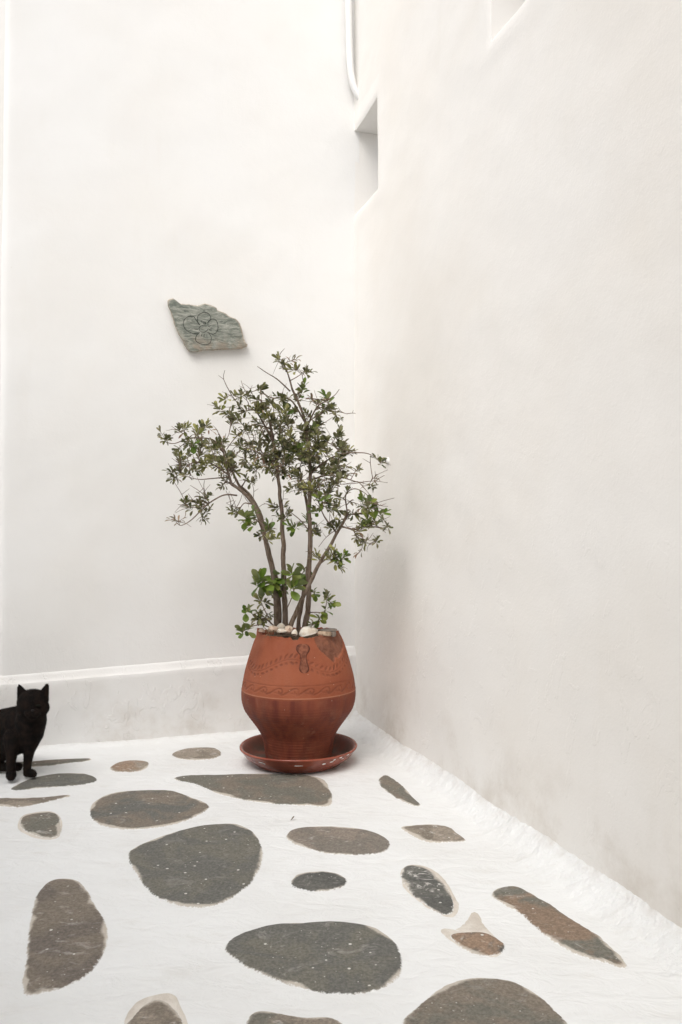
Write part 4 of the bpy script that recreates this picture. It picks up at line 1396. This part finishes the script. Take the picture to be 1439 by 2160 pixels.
for k in range(190):
    b, rb = nodes[rnd.randrange(len(nodes))]
    if b.z < 0.95 or rb > 0.008: continue
    dd = ((b - root).normalized() * 0.8 + Vector((rnd.gauss(0, 0.8), rnd.gauss(0, 0.7), rnd.gauss(0.2, 0.6)))).normalized()
    L = rnd.uniform(0.04, 0.12)
    m1 = b + dd * L * 0.5 + Vector((rnd.gauss(0, 1), rnd.gauss(0, 1), rnd.gauss(0, 1))) * L * 0.10
    e = b + dd * L
    if ST(e)[0] < 0.03: continue
    twigs.tube(catmull([tuple(b), tuple(m1), tuple(e)], 3), [0.0019 - 0.00016 * i for i in range(7)], 4)
    e2 = m1 + Vector((rnd.gauss(0, 1), rnd.gauss(0, 1), rnd.gauss(0.4, 0.7))).normalized() * L * 0.35
    twigs.tube([m1, (m1 + e2) / 2, e2], [0.0012, 0.0010, 0.0007], 4)
tw = twigs.build('twigs', M_BARK, shrub)
tag(tw, kind='stuff')
SINGLE.sort(key=lambda x: -x[0])
inv = Matrix.Translation(-SH)
for k, (sz_, M, key) in enumerate(SINGLE):
    if k < 300:
        o = bpy.data.objects.new('leaf', leaf_mesh(*key))
        COL.objects.link(o)
        o.parent = shrub
        o.matrix_basis = inv @ M
    else:
        V, F = SHAPES[key[0]][key[1]]
        foliage.add([M @ v for v in V], F, leafcol=COLS[key[0]][key[2]])
fo = foliage.build('foliage', M_LEAF, shrub)
tag(fo, kind='stuff')
print('leaves', len(SINGLE), 'clusters', len(cl))


# ------------------------------------------------------------------ black cat sitting by the plinth
PXM = 3.31 / FPX
def cat():
    bm = bmesh.new()
    def ball(u, v, y, r, sx=1.0, sy=1.0, sz=1.0):
        M = Matrix.Translation(at_depth(u, v, y)) @ Matrix.Diagonal((r * PXM * sx, r * PXM * sy, r * PXM * sz, 1))
        bmesh.ops.create_icosphere(bm, subdivisions=3, radius=1.0, matrix=M)
    def chain(pts, sx=1.0):
        for (a, b) in zip(pts, pts[1:]):
            L = math.hypot(b[0] - a[0], b[1] - a[1]) + abs(b[2] - a[2]) / PXM
            n = max(2, int(L / (min(a[3], b[3]) * 0.35)))
            for k in range(n + 1):
                f = k / n
                ball(*[a[i] + (b[i] - a[i]) * f for i in range(4)], sx=sx)
    # head
    HY = 3.29
    ball(69, 1481, HY, 30, 1.03, 1.0, 0.86)
    ball(53.5, 1494, HY - 0.01, 17.5, 1.0, 1.0, 0.95)
    ball(86, 1493, HY - 0.01, 17.5, 1.0, 1.0, 0.95)
    ball(62, 1503, HY - 0.048, 10, 1.0, 1.0, 0.85)
    ball(76, 1503, HY - 0.048, 10, 1.0, 1.0, 0.85)
    ball(69, 1496, HY - 0.046, 8, 0.9, 1.0, 1.4)
    ball(69, 1511, HY - 0.036, 9, 1.2, 1.0, 0.8)
    # ears: hollow-fronted triangles
    def ear(tip, a, b, y):
        A, B, T = at_depth(*a, y), at_depth(*b, y), at_depth(*tip, y + 0.004)
        C = (A + B) / 2 + Vector((0, 0.030, 0.0))
        D = (A + B) / 2 + Vector((0, -0.004, -0.012))
        pa, pb, pc, pd = (bm.verts.new(x) for x in (A, B, C, D))
        rows = [[pa, pd, pb, pc]]
        for f in (0.35, 0.7, 0.93):
            w = (1 - f) ** 0.85
            bow = (A + B) / 2 * (1 - f) + T * f
            rows.append([bm.verts.new(bow + (x - (A + B) / 2) * w) for x in (A, D + Vector((0, 0.008, 0)), B, C)])
        tp = bm.verts.new(T)
        for r0, r1 in zip(rows, rows[1:]):
            for k in range(4):
                bm.faces.new((r0[k], r0[(k + 1) % 4], r1[(k + 1) % 4], r1[k]))
        for k in range(4):
            bm.faces.new((rows[-1][k], rows[-1][(k + 1) % 4], tp))
        bm.faces.new(rows[0][::-1])
    ear((36.0, 1439), (34.5, 1482), (62, 1461), HY + 0.004)
    ear((102.5, 1437), (79, 1461), (104, 1480), HY + 0.004)
    # neck, chest, trunk
    chain([(68, 1497, HY + 0.02, 27), (65, 1520, HY + 0.04, 32), (62, 1543, HY + 0.05, 30), (55, 1562, HY + 0.05, 26)])
    chain([(60, 1515, HY + 0.05, 27), (40, 1526, HY + 0.09, 36), (8, 1536, HY + 0.14, 40), (-30, 1553, HY + 0.18, 44), (-68, 1578, HY + 0.22, 46)])
    chain([(44, 1560, HY + 0.06, 27), (15, 1570, HY + 0.10, 29), (-25, 1585, HY + 0.14, 34)])
    # fore legs
    chain([(66, 1556, HY + 0.035, 20), (62, 1582, HY + 0.025, 11.5), (58.5, 1606, HY + 0.02, 8.3), (57.5, 1623, HY + 0.018, 8)])
    chain([(58, 1630, HY + 0.015, 8.5), (69, 1632, HY + 0.005, 7.8)])
    ball(71, 1633, HY - 0.004, 6.5)
    chain([(30, 1556, HY + 0.025, 22), (25, 1586, HY + 0.0, 12), (23, 1610, HY - 0.01, 9.3), (23.5, 1628, HY - 0.018, 9)])
    chain([(23.5, 1634, HY - 0.02, 10), (24.5, 1637, HY - 0.042, 8.8)])
    # hind leg tucked behind, and its paw
    chain([(-45, 1585, HY + 0.14, 38), (-22, 1600, HY + 0.10, 24), (-8, 1612, HY + 0.09, 15)])
    chain([(-25, 1618, HY + 0.09, 10), (20, 1617, HY + 0.085, 8.5), (39, 1617, HY + 0.08, 8.5)])
    # tail laid round on the floor
    chain([(-105, 1590, HY + 0.25, 13), (-128, 1612, HY + 0.22, 10), (-125, 1630, HY + 0.10, 9), (-95, 1637, HY + 0.03, 8.5), (-62, 1637, HY + 0.0, 7.5), (-45, 1635, HY + 0.0, 5)])
    me = bpy.data.meshes.new('cat_parts')
    bm.to_mesh(me); bm.free()
    tmp = bpy.data.objects.new('cat_parts', me)
    COL.objects.link(tmp)
    r = tmp.modifiers.new('r', 'REMESH'); r.mode = 'VOXEL'; r.voxel_size = 0.0036; r.use_smooth_shade = True
    sm = tmp.modifiers.new('s', 'SMOOTH'); sm.factor = 0.5; sm.iterations = 5
    dg = bpy.context.evaluated_depsgraph_get()
    dg.update()
    body = bpy.data.meshes.new_from_object(tmp.evaluated_get(dg))
    bpy.data.objects.remove(tmp, do_unlink=True)
    V = [v.co.copy() for v in body.vertices]
    # stand it on the floor
    F = [tuple(p.vertices) for p in body.polygons]
    N = [v.normal.copy() for v in body.vertices]
    low = {}
    base = on_floor(45, 1636)
    for v in V:
        s_, t_ = ST(v)
        fh = floor_h(s_, t_)[0]
        if v.z < fh + 0.001: v.z = fh + 0.001 + (v.z - fh) * 0.05
    n = NT('black_fur')
    p = n.geo()
    c = n.mix(n.ramp(n.noise(p, 35, 4), 0.35, 0.7), (0.0065, 0.0054, 0.0050, 1), (0.021, 0.013, 0.0095, 1))
    mfur = n.done(c, 0.75, n.bump(n.math('MULTIPLY', n.noise(n.geo((1, 1, 0.3)), 300, 3), 0.002), 1, 1), 0.12)
    o = obj('cat', V, F, mfur, origin=(base.x, base.y, 0))
    tag(o, 'black cat sitting on the flagstones against the plinth, facing outwards', 'cat')
    # short coat
    mb = MB()
    rr = random.Random(3)
    VV, FF = [], []
    for f in F:
        for rep in range(2):
            w = [rr.random() for _ in f]; tot = sum(w)
            q = sum((V[i] * (a / tot) for i, a in zip(f, w)), Vector())
            nn = N[f[0]]
            if q.z < 0.012: continue
            flow = Vector((0, 0, -1)) + Vector((rr.gauss(0, .35), rr.gauss(0, .35), rr.gauss(0, .3)))
            flow = flow - nn * flow.dot(nn)
            d = (nn * 0.50 + flow * 0.75).normalized()
            L = rr.uniform(0.004, 0.0085)
            side = d.cross(nn)
            side = side.normalized() * 0.00042 if side.length > 1e-4 else Vector((0.0004, 0, 0))
            k = len(VV)
            VV += [q - side, q + side, q + d * L]
            FF.append((k, k + 1, k + 2))
    fur = obj('fur', VV, FF, mfur, o)
    tag(fur, kind='stuff')
    mn = plain('cat_nose', (0.012, 0.009, 0.009, 1), 0.5, 0.3)
    meye = plain('cat_eye', (0.010, 0.010, 0.007, 1), 0.7, 0.1)
    def bead(name, u, v, y, r, sx, sy, sz, mat):
        b = bmesh.new()
        c0 = at_depth(u, v, y)
        bmesh.ops.create_icosphere(b, subdivisions=3, radius=1.0, matrix=Matrix.Translation(c0) @ Matrix.Diagonal((r * sx, r * sy, r * sz, 1)))
        vs = [v_.co.copy() for v_ in b.verts]; fs = [tuple(x.index for x in f_.verts) for f_ in b.faces]
        b.free()
        obj(name, vs, fs, mat, o)
    for u in (57.5, 80.5):
        bead('eye', u, 1488, HY - 0.046, 0.0105, 1.0, 0.8, 0.42, meye)
    bead('nose', 69, 1498.5, HY - 0.064, 0.006, 1.1, 0.8, 0.7, mn)
    return o
cat()

# ------------------------------------------------------------------ a fallen leaf on the floor
fl = on_floor(618, 1731)
V, F = leaf_shape(0.22, 1.0, -0.6)
M = Matrix.Translation((fl.x - 0.010, fl.y, floor_h(*ST(fl))[0] + 0.002)) @ Matrix.Rotation(0.5, 4, 'Z') @ Matrix.Scale(0.017, 4)
o = obj('fallen_leaf', [M @ v for v in V], F, M_LEAF, attrs={'leafcol': [(0.13, 0.085, 0.05)] * len(V)}, origin=M.translation)
tag(o, 'tiny curled brown leaf lying alone on the white floor before the pot', 'leaf')
